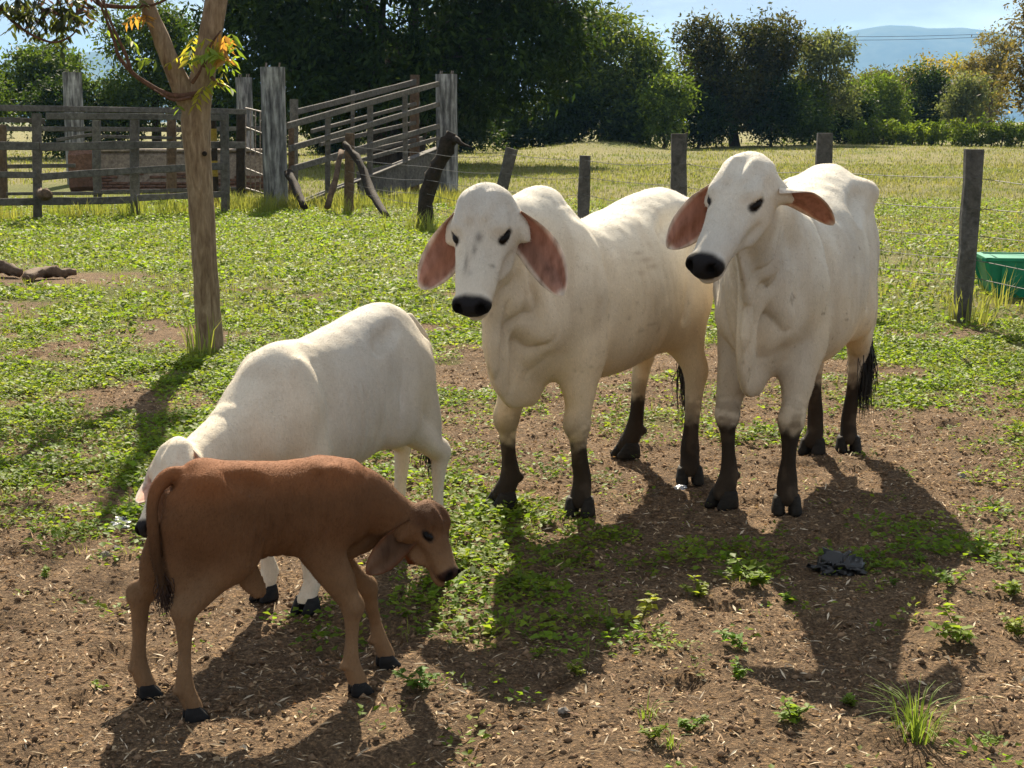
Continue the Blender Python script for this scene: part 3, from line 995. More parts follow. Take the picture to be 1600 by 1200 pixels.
log_thing('leaning_log', [at(538, 224, 27.7), at(562, 255, 27.3), at(580, 300, 26.6), at(606, 341, 25.4)], [.05, .07, .085, .04], BLACKWOOD, 'dark crooked log leaning right against the brown fence post')
log_thing('leaning_log', [at(533, 236, 27.8), at(524, 280, 27.3), at(511, 325, 27.0)], [.045, .05, .06], BROWNWOOD, 'thin brown log leaning left against the brown fence post', seed=2)
log_thing('leaning_log', [at(452, 268, 28.8), at(463, 296, 28.2), at(476, 324, 27.6)], [.07, .075, .06], BLACKWOOD, 'short dark log leaning on the tall stained pillar', seed=3)
log_thing('fallen_branch', [at(40, 436, 15.35) * V(1, 1, 0) + V(0, 0, .05), at(66, 424, 15.8) * V(1, 1, 0) + V(0, 0, .07), at(95, 420, 15.9) * V(1, 1, 0) + V(0, 0, .06), at(118, 419, 16.0) * V(1, 1, 0) + V(0, 0, .05)], [.045, .06, .05, .03], BROWNWOOD, 'fallen dry branch lying on the bare strip at left', 'branch', 4)
log_thing('fallen_branch', [at(-30, 421, 16) * V(1, 1, 0) + V(0, 0, .06), at(0, 417, 16.1) * V(1, 1, 0) + V(0, 0, .10), at(32, 421, 15.9) * V(1, 1, 0) + V(0, 0, .05)], [.05, .07, .04], BROWNWOOD, 'fallen branch cut by the left edge on the bare strip', 'branch', 5)
log_thing('fallen_branch', [at(73, 292, 25.0) * V(1, 1, 0) + V(0, 0, .45), at(68, 296, 25.1) * V(1, 1, 0) + V(0, 0, .42), at(62, 290, 25.6) * V(1, 1, 0) + V(0, 0, .45)], [.085, .085, .08], BROWNWOOD, 'round log end poking through the corral rails beside the left post', 'log', 6)

# ------------------------------------------------------------------ slim young tree in the yard
TY = 10.86
tb = ground_at(328, 545)
yt = empty('young_tree', (tb[0], tb[1], 0))
m = Mat('smooth_grey_brown_bark')
co = m.coord('Object', (14, 14, 3))
n1 = m.noise(co, 1.6, 7, .62, .8)
n2 = m.noise(m.coord('Object', (40, 40, 9)), 1.5, 5, .65)
c = m.mix(1.0, m.ramp(n1, [(.28, (.13, .085, .055)), (.5, (.24, .175, .115)), (.75, (.36, .285, .20))]), m.ramp(n2, [(.3, (.7, .68, .66)), (.65, (1.1, 1.1, 1.1))]), 'MULTIPLY')
TRUNK = m.bsdf(c, .88, m.bump(n2, .6, .008), .15)
TWIG = bark_material('brown_twig', (.06, .032, .022), (.15, .085, .06), (20, 20, 20), .2)
w2 = lambda wpx: wpx / 2 / FPX * TY
A_ = lambda px, py, dy=0: at(px, py, TY + dy)
base0 = A_(328, 545); base0[2] = -.05
tr_pts = [base0, A_(327, 520), A_(321, 430), A_(315, 330), A_(309, 240), A_(306, 185), A_(313, 140), A_(326, 70), A_(338, 0), A_(352, -90, .1), A_(350, -220, .2), A_(362, -380, .3)]
trk = part('trunk', *tube_mesh(tr_pts, [w2(48), w2(42), w2(39), w2(39), w2(41), w2(45), w2(38), w2(35), w2(34), w2(30), w2(22), w2(12)], 14, 4, .018, 3), TRUNK, yt, True)
limb = part('limb', *tube_mesh([A_(304, 182), A_(290, 150, -.02), A_(270, 105, -.05), A_(250, 55, -.08), A_(232, 12, -.1), A_(210, -60, -.15), A_(170, -190, -.3)], [w2(30), w2(34), w2(29), w2(25), w2(22), w2(20), w2(10)], 11, 4, .03, 4), TRUNK, yt, True)
kn_ = part('knot', *tube_mesh([A_(320, 240, -.085), A_(319, 241, -.098), A_(318.5, 242, -.103)], [.018, .016, .004], 9, 2), BLACKWOOD, yt, True)
kn_.parent = trk
TW = [[(310, 146), (285, 150), (262, 147), (232, 132), (205, 112), (186, 88), (178, 62), (166, 30), (150, -10), (130, -60)],
      [(300, 152), (270, 156), (240, 140)], [(205, 112), (196, 84), (180, 50), (164, 10), (160, -40)],
      [(130, -40), (150, 2), (180, 10), (222, 10), (258, 0), (290, -30)],
      [(-40, -60), (-5, 5), (14, 28), (45, 52), (80, 66), (105, 60), (120, 48)],
      [(300, 130), (312, 112), (318, 95)], [(318, 105), (330, 70), (345, 48)], [(330, 120), (345, 135), (350, 130)], [(60, -50), (85, -10), (95, 10)], [(140, -60), (60, -30), (10, -10)]]
for i, tw in enumerate(TW):
    dy = -.14 - .05 * (i % 3)
    pts = [A_(px, py, dy - .012 * k) for k, (px, py) in enumerate(tw)]
    r0 = .022 if i in (0, 3) else .014
    tw_ = part('twig', *tube_mesh(pts, list(np.linspace(r0, .005, len(pts))), 7, 4, .05, i), TWIG, yt, True)
    tw_.parent = limb


def pinnate(origin, direc, n, ll, rng, pal):
    """One compound leaf: midrib with paired pointed leaflets."""
    d = unit(direc)
    side = unit(np.cross(d, (0, 0, 1)) + rng.normal(0, .25, 3))
    nrm = np.cross(side, d)
    cen, dr, nn_, cl = [], [], [], []
    base_c = np.array(pal[rng.integers(len(pal))])
    for k in range(n):
        p = np.array(origin) + d * ll * 1.5 * (k + 1) / n * 1.4 + V(0, 0, -.10) * (k / n) ** 2 * ll * 8
        for sg in (1, -1):
            cen.append(p)
            dr.append(side * sg + d * .55 + V(0, 0, -.75) + rng.normal(0, .18, 3))
            nn_.append(nrm + rng.normal(0, .4, 3))
            cl.append(base_c * rng.uniform(.75, 1.3))
    return np.array(cen), np.array(dr), np.array(nn_), np.array(cl)


YLEAF = leaf_material('young_pinnate_leaf', (1.9, 1.7, .9), .5, .45, .4)
rng = np.random.default_rng(21)
DARKL = [(.030, .042, .018), (.055, .030, .030), (.040, .055, .020), (.075, .10, .025)]
FRESH = [(.13, .21, .03), (.17, .25, .035), (.26, .26, .04), (.30, .17, .045), (.15, .22, .03)]
spots = []
for px, py, pal, n_ in ((318, 60, FRESH, 6), (350, 52, FRESH, 5), (300, 82, FRESH, 3), (335, 85, FRESH, 7), (345, 118, FRESH, 2), (326, 132, FRESH, 2), (230, 18, FRESH, 2), (152, 34, FRESH, 2), (186, 48, FRESH, 1), (260, 92, FRESH, 1), (278, 160, FRESH, 1),
                        (10, 4, DARKL, 7), (35, -8, DARKL, 7), (55, 10, DARKL, 9), (78, 24, DARKL, 9), (100, 8, DARKL, 9), (90, 38, DARKL, 5), (30, 22, DARKL, 5), (118, -6, DARKL, 4), (90, -14, DARKL, 4), (112, 52, DARKL, 2), (45, 30, DARKL, 2), (25, 12, DARKL, 3), (208, -6, DARKL, 2), (135, 10, DARKL, 3), (70, -20, DARKL, 4)):
    for _ in range(n_):
        spots.append((A_(px + rng.normal(0, 6), py + rng.normal(0, 5), -.18 + rng.normal(0, .06)), pal))
for _ in range(120):                                     # the crown above the frame
    px, py = rng.uniform(-120, 420), rng.uniform(-520, -120)
    spots.append((A_(px, py, rng.normal(0, .5)), DARKL[2:] + FRESH[:1]))
cen, dr, nn_, cl = [], [], [], []
for o_, pal in spots:
    q = pinnate(o_, V(rng.normal(0, 1), rng.normal(0, .6), rng.uniform(-.7, .25)), rng.integers(3, 6), .065, rng, pal)
    for L_, v_ in zip((cen, dr, nn_, cl), q):
        L_.append(v_)
cen, dr, nn_, cl = map(np.concatenate, (cen, dr, nn_, cl))
L_ = .092 * rng.uniform(.6, 1.25, len(cen))
P, F = cards(cen, dr, nn_, L_, L_ * .30, .2)
mesh_obj('crown', P - np.array(yt.location), F, YLEAF, yt, False, np.repeat(cl, 4, 0))
tag(yt, 'slim young tree with bare forked trunk and a few red and yellow leaves', 'tree')
# ------------------------------------------------------------------ cattle: one continuous body grown from a distance field
class Field:
    def __init__(self, lo, hi, h):
        self.lo, self.h = np.array(lo, float), h
        n = np.ceil((np.array(hi) - self.lo) / h).astype(int) + 1
        self.ax = [(self.lo[i] + np.arange(n[i]) * h).astype(np.float32) for i in range(3)]
        self.D = np.full(n, 1.0, np.float32)

    def _box(self, lo, hi):
        sl = []
        for i in range(3):
            a = int(max(0, math.floor((lo[i] - self.lo[i]) / self.h)))
            b = int(min(self.D.shape[i], math.ceil((hi[i] - self.lo[i]) / self.h) + 1))
            if b <= a:
                return None, None
            sl.append(slice(a, b))
        X = np.stack(np.meshgrid(*[self.ax[i][sl[i]] for i in range(3)], indexing='ij'), -1)
        return tuple(sl), X

    def add(self, prim, k=0.03, carve=False):
        lo, hi, fn = prim
        m = k + 2.5 * self.h
        sl, X = self._box(np.array(lo) - m, np.array(hi) + m)
        if sl is None:
            return
        d = fn(X).astype(np.float32)
        a = self.D[sl]
        if carve:
            d = -d
            hh = np.maximum(k - np.abs(a - d), 0) / k
            self.D[sl] = np.maximum(a, d) + hh * hh * k * 0.25
        else:
            hh = np.maximum(k - np.abs(a - d), 0) / k
            self.D[sl] = np.minimum(a, d) - hh * hh * k * 0.25

    def surface(self):
        """Naive surface nets: vertices and quads."""
        D = self.D
        S = D < 0
        nx, ny, nz = D.shape
        c = np.zeros((nx - 1, ny - 1, nz - 1), np.int8)
        for dx in (0, 1):
            for dy in (0, 1):
                for dz in (0, 1):
                    c += S[dx:nx - 1 + dx, dy:ny - 1 + dy, dz:nz - 1 + dz]
        act = (c > 0) & (c < 8)
        idx = np.full(act.shape, -1, np.int64)
        cells = np.argwhere(act)
        idx[act] = np.arange(len(cells))
        acc = np.zeros((len(cells), 3))
        cnt = np.zeros(len(cells))
        corners = [(0, 0, 0), (1, 0, 0), (0, 1, 0), (1, 1, 0), (0, 0, 1), (1, 0, 1), (0, 1, 1), (1, 1, 1)]
        for i, a in enumerate(corners):
            for b in corners[i + 1:]:
                if sum(abs(p - q) for p, q in zip(a, b)) != 1:
                    continue
                ca, cb = cells + a, cells + b
                da = D[ca[:, 0], ca[:, 1], ca[:, 2]]
                db = D[cb[:, 0], cb[:, 1], cb[:, 2]]
                x = (da < 0) != (db < 0)
                t = np.where(x, da / np.where(x, da - db, 1), 0)
                p = np.array(a) + t[:, None] * (np.array(b) - np.array(a))
                acc[x] += p[x]
                cnt[x] += 1
        verts = (cells + acc / cnt[:, None]) * self.h + self.lo
        quads = []
        for ax in range(3):
            o1, o2 = [(1, 2), (2, 0), (0, 1)][ax]
            sl0 = [slice(None)] * 3
            sl1 = [slice(None)] * 3
            sl0[ax] = slice(0, -1)
            sl1[ax] = slice(1, None)
            e = S[tuple(sl0)] != S[tuple(sl1)]
            for o in (o1, o2):
                m = [slice(None)] * 3
                m[o] = slice(0, 1)
                e[tuple(m)] = False
                m[o] = slice(-1, None)
                e[tuple(m)] = False
            pts = np.argwhere(e)
            flip = S[pts[:, 0], pts[:, 1], pts[:, 2]]
            u1 = np.zeros(3, int); u1[o1] = 1
            u2 = np.zeros(3, int); u2[o2] = 1
            q = np.stack([idx[tuple((pts - a).T)] for a in (u1 + u2, u2, 0 * u1, u1)], 1)
            q[~flip] = q[~flip][:, ::-1]
            quads.append(q)
        F = np.concatenate(quads)
        F = F[(F >= 0).all(1)]
        # two light relaxations keep the grid from showing
        for lam in (0.5, -0.52, 0.5, -0.52):
            s = np.zeros_like(verts)
            w = np.zeros(len(verts))
            for a, b in ((0, 1), (1, 2), (2, 3), (3, 0)):
                np.add.at(s, F[:, a], verts[F[:, b]]); np.add.at(w, F[:, a], 1)
                np.add.at(s, F[:, b], verts[F[:, a]]); np.add.at(w, F[:, b], 1)
            verts = verts + lam * (s / w[:, None] - verts)
        return verts, F


def tube_sdf(pts, rad, squash=None, f=1.0, n=9):
    """Tapering tube through pts; squash = axis along which it is f times thinner."""
    A = catmull(np.column_stack([pts, rad]), n)
    P, R = A[:, :3], np.maximum(A[:, 3], 0.002)
    if squash is not None:
        sq = unit(squash)
        W = P + (f - 1) * (P @ sq)[:, None] * sq
    else:
        sq, W = None, P

    def fn(X):
        if sq is not None:
            X = X + ((f - 1) * (X @ sq))[..., None] * sq
        best = None
        for i in range(len(W) - 1):
            ba = (W[i + 1] - W[i]).astype(np.float32)
            pa = X - W[i].astype(np.float32)
            t = np.clip(pa @ ba / max(float(ba @ ba), 1e-9), 0, 1)
            d = np.sqrt(((pa - t[..., None] * ba) ** 2).sum(-1)) - (R[i] + t * (R[i + 1] - R[i]))
            best = d if best is None else np.minimum(best, d)
        return best / (math.sqrt(f) if f > 1 else 1)
    r = R.max()
    return P.min(0) - r, P.max(0) + r, fn


def ell_sdf(c, r, axes=None):
    c, r = np.array(c, float), np.array(r, float)
    A = np.eye(3) if axes is None else np.array([unit(a) for a in axes])

    def fn(X):
        q = (X - c.astype(np.float32)) @ A.T.astype(np.float32)
        k0 = np.sqrt(((q / r) ** 2).sum(-1))
        k1 = np.sqrt(((q / (r * r)) ** 2).sum(-1)) + 1e-6
        return k0 * (k0 - 1) / k1
    R = r.max()
    return c - R, c + R, fn


def loft_sdf(origin, axis, up, xs, w, hu, hd, zc=None, n=2.2):
    """Body with a changing oval section along an axis: half width, height above and below."""
    a = unit(axis)
    u = unit(np.asarray(up, float) - np.dot(up, a) * a)
    s = np.cross(u, a)
    o = np.array(origin, float)
    t = np.linspace(xs[0], xs[-1], 160)

    def cur(v):
        v = np.array(v, float)
        m = np.gradient(v, xs)
        i = np.clip(np.searchsorted(xs, t) - 1, 0, len(xs) - 2)
        x0, x1 = np.array(xs)[i], np.array(xs)[i + 1]
        hh = x1 - x0
        q = (t - x0) / hh
        return (2 * q**3 - 3 * q**2 + 1) * v[i] + (q**3 - 2 * q**2 + q) * hh * m[i] + (-2 * q**3 + 3 * q**2) * v[i + 1] + (q**3 - q**2) * hh * m[i + 1]
    W, U, Dn = (np.maximum(cur(v), 0.004) for v in (w, hu, hd))
    Z = cur(zc) if zc is not None else np.zeros_like(t)

    def fn(X):
        q = X - o.astype(np.float32)
        x, y, z = q @ a, q @ s, q @ u
        xc = np.clip(x, t[0], t[-1])
        fi = (xc - t[0]) / (t[-1] - t[0]) * (len(t) - 1)
        i = np.minimum(fi.astype(int), len(t) - 2)
        fr = fi - i
        g = lambda T: T[i] * (1 - fr) + T[i + 1] * fr
        dz = z - g(Z)
        hz = np.where(dz > 0, g(U), g(Dn))
        ww = g(W)
        qq = ((np.abs(y) / ww) ** n + (np.abs(dz) / hz) ** n) ** (1 / n)
        rr = np.sqrt(y * y + dz * dz)
        d = np.where(qq > 1e-4, rr * (1 - 1 / np.maximum(qq, 1e-4)), -np.minimum(ww, hz))
        d = np.maximum(d, -np.minimum(ww, hz))
        ex = x - xc
        return np.where(np.abs(ex) > 0, np.sqrt(np.maximum(d, 0) ** 2 + ex * ex), d)
    corners = [o + a * x + s * sy * W.max() + u * z for x in (t[0], t[-1]) for sy in (-1, 1) for z in ((Z - Dn).min(), (Z + U).max())]
    return np.min(corners, 0), np.max(corners, 0), fn


def ear_mesh(root, tip, inner, length_w, cup=0.5, bend=0.08, n=26, m=14, thick=0.007):
    """Long hanging ear: a cupped leaf with thickness. Returns verts, quads, inner flag, rim flag, along."""
    root, tip = np.array(root, float), np.array(tip, float)
    ax = unit(tip - root)
    L = np.linalg.norm(tip - root)
    nrm = unit(np.asarray(inner, float) - np.dot(inner, ax) * ax)
    side = np.cross(nrm, ax)
    ts = np.sin(np.linspace(0, 1, n) * math.pi / 2) ** 1.05
    prof = np.interp(ts, [0, 0.08, 0.2, 0.35, 0.5, 0.65, 0.78, 0.88, 0.94, 0.98, 1.0], [0.62, 0.74, 0.88, 0.98, 1.0, 0.93, 0.76, 0.55, 0.38, 0.21, 0.02]) * length_w
    us = np.linspace(-1, 1, m)
    layers = []
    for k in (0, 1):
        rows = []
        for t, w in zip(ts, prof):
            roll = 1.1 * max(0, 1 - t * 2.4) + cup       # rolled into a funnel at the root, open at the tip
            ang = us * roll
            sx = w * np.sin(ang) / max(math.sin(min(roll, 1.57)), 0.3)
            dp = w * (1 - np.cos(ang)) * 0.9
            cen = root + ax * L * t - nrm * bend * math.sin(t * math.pi) * L + side * .035 * L * math.sin(t * math.pi)
            p = cen + side * sx[:, None] + nrm * dp[:, None] + nrm * (w * .10 * np.sin(us * 5 + t * 4) * t)[:, None]
            th = thick * (1 - 0.75 * np.abs(us) ** 3)[:, None] * (1.3 - 0.6 * t)
            rows.append(p - nrm * th * k)
        layers.append(np.array(rows))
    P = np.concatenate([l.reshape(-1, 3) for l in layers])
    F = []
    g = lambda k, i, j: k * n * m + i * m + j
    for i in range(n - 1):
        for j in range(m - 1):
            F.append((g(0, i, j), g(0, i, j + 1), g(0, i + 1, j + 1), g(0, i + 1, j)))
            F.append((g(1, i, j), g(1, i + 1, j), g(1, i + 1, j + 1), g(1, i, j + 1)))
        for j, fl in ((0, 0), (m - 1, 1)):
            q = (g(0, i, j), g(0, i + 1, j), g(1, i + 1, j), g(1, i, j))
            F.append(q if not fl else q[::-1])
    for j in range(m - 1):
        F.append((g(0, n - 1, j), g(0, n - 1, j + 1), g(1, n - 1, j + 1), g(1, n - 1, j)))
    inn = np.concatenate([np.ones(n * m), np.zeros(n * m)])
    U = np.tile(np.tile(np.abs(us), n), 2)
    T = np.tile(np.repeat(ts, m), 2)
    return P, np.array(F), inn, U, T


def strands(root, tip, r0, r1, count, length_j=0.25, width=0.004, rng=None, spread=0.03, sag=0.0):
    """A switch of hair: thin three sided strands from around root to around tip."""
    rng = rng or np.random.default_rng(3)
    root, tip = np.array(root, float), np.array(tip, float)
    Vv, Ff = [], []
    for _ in range(count):
        a = root + rng.normal(0, r0, 3)
        st = rng.uniform(0, 0.45)
        a = a + (tip - root) * st
        b = tip + rng.normal(0, spread, 3) + (tip - root) * rng.uniform(-length_j, length_j * 0.5)
        mid = (a + b) / 2 + rng.normal(0, r1, 3)
        pts = catmull([a, mid, b], 3)
        w = width * rng.uniform(0.6, 1.2)
        base = len(Vv)
        ph = rng.uniform(0, 6.28)
        for i, p in enumerate(pts):
            ww = w * (1 - 0.85 * i / (len(pts) - 1))
            for q in range(3):
                an = ph + q * 2.094
                Vv.append(p + V(math.cos(an), math.sin(an), 0) * ww)
        for i in range(len(pts) - 1):
            for q in range(3):
                Ff.append((base + i * 3 + q, base + i * 3 + (q + 1) % 3, base + i * 3 + 3 + (q + 1) % 3, base + i * 3 + 3 + q))
    return np.array(Vv), np.array(Ff)


def hoof_mesh(s=1.0, splay=0.12):
    """Two claws, toe towards +x, sole at z = 0."""
    Vv, Ff = [], []
    for sd in (-1, 1):
        rings = []
        for z, xf, xb, hw in ((0.0, 0.072, -0.045, 0.030), (0.012, 0.074, -0.047, 0.031), (0.035, 0.055, -0.046, 0.028), (0.058, 0.036, -0.042, 0.025), (0.07, 0.028, -0.036, 0.02)):
            ring = []
            for k in range(14):
                an = k / 14 * 2 * math.pi
                cx, sy = math.cos(an), math.sin(an)
                x = (xf if cx > 0 else -xb) * (abs(cx) ** 0.8) * (1 if cx > 0 else -1)
                y = hw * (abs(sy) ** 0.75) * (1 if sy > 0 else -1)
                inner = sy * sd < 0
                y = y * (0.75 if inner else 1.05) * (1 - 0.35 * max(cx, 0) ** 2)
                ring.append((x * s, (y + sd * 0.0285) * s + sd * splay * 0.12 * x * s, z * s))
            rings.append(ring)
        b = len(Vv)
        for r in rings:
            Vv += r
        for i in range(len(rings) - 1):
            for k in range(14):
                Ff.append((b + i * 14 + k, b + i * 14 + (k + 1) % 14, b + i * 14 + 14 + (k + 1) % 14, b + i * 14 + 14 + k))
        Ff.append(tuple(b + k for k in range(13, -1, -1)))
        Ff.append(tuple(b + (len(rings) - 1) * 14 + k for k in range(14)))
    return np.array(Vv), Ff


def coat_material(name, sheen=0.12, bump=0.25, streak=(0.9, 1.06)):
    m = Mat(name)
    co = m.coord('Object')
    col = m.attr('col')
    big = m.noise(co, 5.0, 5, 0.6)
    fine = m.noise(m.coord('Object', (60, 60, 22)), 3.0, 3, 0.6)
    c1 = m.mix(1.0, col, m.ramp(big, [(0.3, (streak[0],) * 3), (0.7, (streak[1],) * 3)]), 'MULTIPLY')
    c2 = m.mix(1.0, c1, m.ramp(fine, [(0.25, (0.9, 0.89, 0.87)), (0.75, (1.05, 1.05, 1.05))]), 'MULTIPLY')
    fur = m.noise(m.coord('Object', (230, 230, 70)), 1.0, 3, 0.65)
    skin = m.noise(co, 14.0, 3, 0.5)
    fold = m.node('TexWave', wave_type='BANDS', bands_direction='Z')
    add = m.node('Math', operation='MULTIPLY_ADD')
    m.link(skin, add.inputs[0])
    add.inputs[1].default_value = 2.2
    m.link(fur, add.inputs[2])
    nb = m.bump(add.outputs[0], bump, 0.004)
    return m.bsdf(c2, 0.8, nb, 0.12, sheen)


def ear_material(name, glow):
    m = Mat(name)
    col = m.attr('col')
    vein = m.noise(m.coord('Object', (35, 35, 12)), 1.0, 4, 0.6)
    c = m.mix(1.0, col, m.ramp(vein, [(0.3, (0.55, 0.50, 0.48)), (0.5, (.95, .93, .92)), (0.72, (1.35, 1.32, 1.30))]), 'MULTIPLY')
    return m.bsdf(c, 0.65, None, 0.12, 0.0, glow, 0.17)


def hoof_material(name, col=(0.018, 0.015, 0.012), rough=0.75):
    m = Mat(name)
    n = m.noise(m.coord('Object', (30, 30, 90)), 1.0, 5, 0.6)
    c = m.ramp(n, [(0.3, tuple(v * 0.7 for v in col)), (0.7, tuple(v * 1.7 for v in col))])
    return m.bsdf(c, rough, m.bump(n, 0.5, 0.004), 0.15)


def eye_material():
    m = Mat('dark_wet_eye')
    return m.bsdf((0.007, 0.005, 0.004), 0.3, None, 0.12)


EYE_MAT = eye_material()
HOOF_MUD = hoof_material('muddy_hoof')
HOOF_DARK = hoof_material('dark_hoof_horn', (0.012, 0.012, 0.013), 0.6)


def build_animal(name, S):
    """S: dict with world positions. Local frame: x forward, y left, z up."""
    O = np.array([*S['origin'], 0.0])
    hd = unit([*S['heading'], 0.0])
    lf = V(-hd[1], hd[0], 0)
    toL = lambda p: V(np.dot(np.asarray(p, float) - O, hd), np.dot(np.asarray(p, float) - O, lf), p[2])
    dirL = lambda d: V(np.dot(d, hd), np.dot(d, lf), d[2])
    root = empty(name, O, math.atan2(hd[1], hd[0]))
    s = S['scale']
    T = S['torso']
    hl = S.get('head_len', 0.5)
    poll, muz = toL(S['poll']), toL(S['muzzle'])
    ha = unit(muz - poll)
    hu = dirL(np.array(S['face'], float))
    hu = unit(hu - np.dot(hu, ha) * ha)
    hs = np.cross(hu, ha)                      # towards the animal's left
    k = np.linalg.norm(muz - poll) / 0.50     # head scale
    k0 = k
    fat = S.get('fat', 1.15)
    HP = lambda t, y, z: poll + ha * (t * 0.5 * k0) + hs * (y * k0 * fat) + hu * (z * k0 * fat)
    hooves = {q: toL([*S['hooves'][q], 0.0]) for q in ('fl', 'fr', 'hl', 'hr')}
    allp = np.array([poll, muz, V(T['x'][0], 0, 0), V(T['x'][-1], 0, 0)] + [HP(0.1, y, z) for y in (-.2, .2) for z in (-.1, .1)] + list(hooves.values()))
    lo = allp.min(0) - 0.22
    hi = allp.max(0) + 0.22
    lo[1] = min(lo[1], -0.40 * s - 0.04); hi[1] = max(hi[1], 0.40 * s + 0.04)
    lo[2] = 0.03
    hi[2] = max(hi[2], max(T['top']) + 0.25 * s)
    fld = Field(lo, hi, S.get('grid', 0.0094))
    A = fld.add
    # --- trunk
    zc = np.array(T['mid'])
    A(loft_sdf((0, 0, 0), (1, 0, 0), (0, 0, 1), T['x'], T['w'], np.array(T['top']) - zc, zc - np.array(T['bot']), zc, 2.25), 0.02)
    for c, r in S.get('lumps', []):
        for sg in ((1, -1) if abs(c[1]) > 1e-6 else (1,)):
            A(ell_sdf((c[0], c[1] * sg, c[2]), r), 0.07 * s)
    if 'hump' in S:
        c, r, ax = S['hump']
        A(ell_sdf(c, r, ax), 0.10 * s)
    # --- hollows: behind the shoulder, before the hip, along the thigh
    tx = np.array(T['x'], float)
    X_ = lambda f_: tx[0] + f_ * (tx[-1] - tx[0])

    def skin(f_, g_, out):
        x_ = X_(f_)
        b_, t_, m_, w_ = (np.interp(x_, tx, T[q_]) for q_ in ('bot', 'top', 'mid', 'w'))
        z_ = b_ + g_ * (t_ - b_)
        h_ = (t_ - m_) if z_ > m_ else (m_ - b_)
        return V(x_, w_ * max(1 - abs((z_ - m_) / h_) ** 2.25, .05) ** (1 / 2.25) + out * s, z_)
    mir = lambda P_: [q_ * V(1, -1, 1) for q_ in P_]
    for P_, R_, K_ in (([skin(.72, .88, .004), skin(.705, .62, .008), skin(.72, .34, .006), skin(.74, .16, .004)], [.018, .03, .03, .018], .05),
                       ([skin(.27, .86, .010), skin(.35, .84, .010), skin(.40, .82, .008)], [.03, .045, .025], .06),
                       ([skin(.25, .72, .000), skin(.29, .48, .004), skin(.32, .26, .004)], [.015, .026, .018], .05),
                       ([skin(.90, .80, .004), skin(.885, .55, .008), skin(.90, .35, .004)], [.012, .02, .012], .04)):
        for PP in (P_, mir(P_)):
            A(tube_sdf(PP, [r_2 * s for r_2 in R_]), K_ * s, carve=True)
    # --- neck: an upper and a lower strand running to the head
    nt, nb = S['neck_top'], S['neck_low']
    back = HP(0.10, 0, -0.035)
    jaw = HP(0.28, 0, -0.075)
    A(tube_sdf([nt[0][:3], nt[1][:3], back], [nt[0][3], nt[1][3], 0.085 * k]), 0.12 * s)
    A(tube_sdf([nb[0][:3], nb[1][:3], jaw], [nb[0][3], nb[1][3], 0.07 * k]), 0.12 * s)
    nd = unit(V(back[0] - nt[0][0], back[1] - nt[0][1], 0)) if S.get('turn_dewlap', True) else V(1, 0, 0)
    lat = V(-nd[1], nd[0], 0)
    if 'dewlap' in S:
        P = [np.array(q[:3]) for q in S['dewlap']]
        P = [HP(0.50, 0, -0.09)] + P
        R = [0.022 * k] + [q[3] for q in S['dewlap']]
        A(tube_sdf(P, R, lat, 2.6), 0.055 * s)
    # --- head
    xs = np.array([-0.09, 0.0, 0.12, 0.28, 0.42, 0.58, 0.74, 0.86, 0.95, 1.0, 1.03]) * 0.5 * k
    k = k * fat
    hw = np.array(S.get('head_w', [.055, .092, .106, .108, .092, .076, .064, .060, .059, .050, .028])) * k
    up = np.array(S.get('head_up', [.03, .070, .088, .080, .066, .055, .049, .046, .043, .036, .02])) * k
    dn = np.array(S.get('head_dn', [.03, .075, .115, .130, .122, .100, .072, .066, .062, .050, .03])) * k
    A(loft_sdf(poll, ha, hu, xs, hw, up, dn, None, 2.45), 0.04 * s)
    A(ell_sdf(HP(0.03, 0, 0.045), np.array((.070, .085, .042)) * k, (ha, hs, hu)), 0.05 * k)            # poll
    for sg in (1, -1):
        A(ell_sdf(HP(0.28, .074 * sg, .055), np.array((.050, .028, .020)) * k, (ha, hs, hu)), 0.035 * k)      # brow
        A(ell_sdf(HP(0.42, .066 * sg, -.055), np.array((.085, .032, .055)) * k, (ha, hs, hu)), 0.04 * k)      # cheek
        A(ell_sdf(HP(0.60, .055 * sg, -.005), np.array((.09, .018, .016)) * k, (ha, hs, hu)), 0.035 * k)      # face ridge
        A(ell_sdf(HP(0.62, .100 * sg, -.045), np.array((.085, .030, .030)) * k, (ha, hs, hu)), 0.03 * k, carve=True)   # hollow below the ridge
        A(ell_sdf(HP(0.52, .080 * sg, .065), np.array((.075, .028, .026)) * k, (ha, hs, hu)), 0.03 * k, carve=True)   # hollow beside the nose bridge
        A(ell_sdf(HP(0.17, .125 * sg, .035), np.array((.035, .026, .028)) * k, (ha, hs, hu)), 0.025 * k, carve=True)   # temple
        A(ell_sdf(HP(0.95, .045 * sg, .010), np.array((.032, .026, .026)) * k, (ha, hs, hu)), 0.02 * k)       # nostril pad
        A(ell_sdf(HP(0.355, .105 * sg, .030), np.array((.030, .014, .016)) * k, (ha, hs, hu)), 0.012 * k, carve=True)   # eye hollow
        A(ell_sdf(HP(1.00, .041 * sg, .016), np.array((.024, .015, .020)) * k, (ha, hs, hu)), 0.006 * k, carve=True)   # nostril
    for sg in (1, -1):
        A(ell_sdf(HP(-.02, .062 * sg, .030), np.array((.026, .026, .022)) * k, (ha, hs, hu)), 0.02 * k)
        A(ell_sdf(HP(.13, .030 * sg, .088), np.array((.05, .016, .010)) * k, (ha, hs, hu)), 0.03 * k)
    A(ell_sdf(HP(.07, 0, .105), np.array((.05, .02, .012)) * k, (ha, hs, hu)), 0.03 * k, carve=True)
    A(ell_sdf(HP(0.90, 0, -.052), np.array((.055, .045, .024)) * k, (ha, hs, hu)), 0.018 * k)                # lower lip
    A(ell_sdf(HP(0.985, 0, -.036), np.array((.05, .07, .004)) * k, (ha, hs, hu)), 0.010 * k, carve=True)     # mouth line
    # --- ear roots
    ears = []
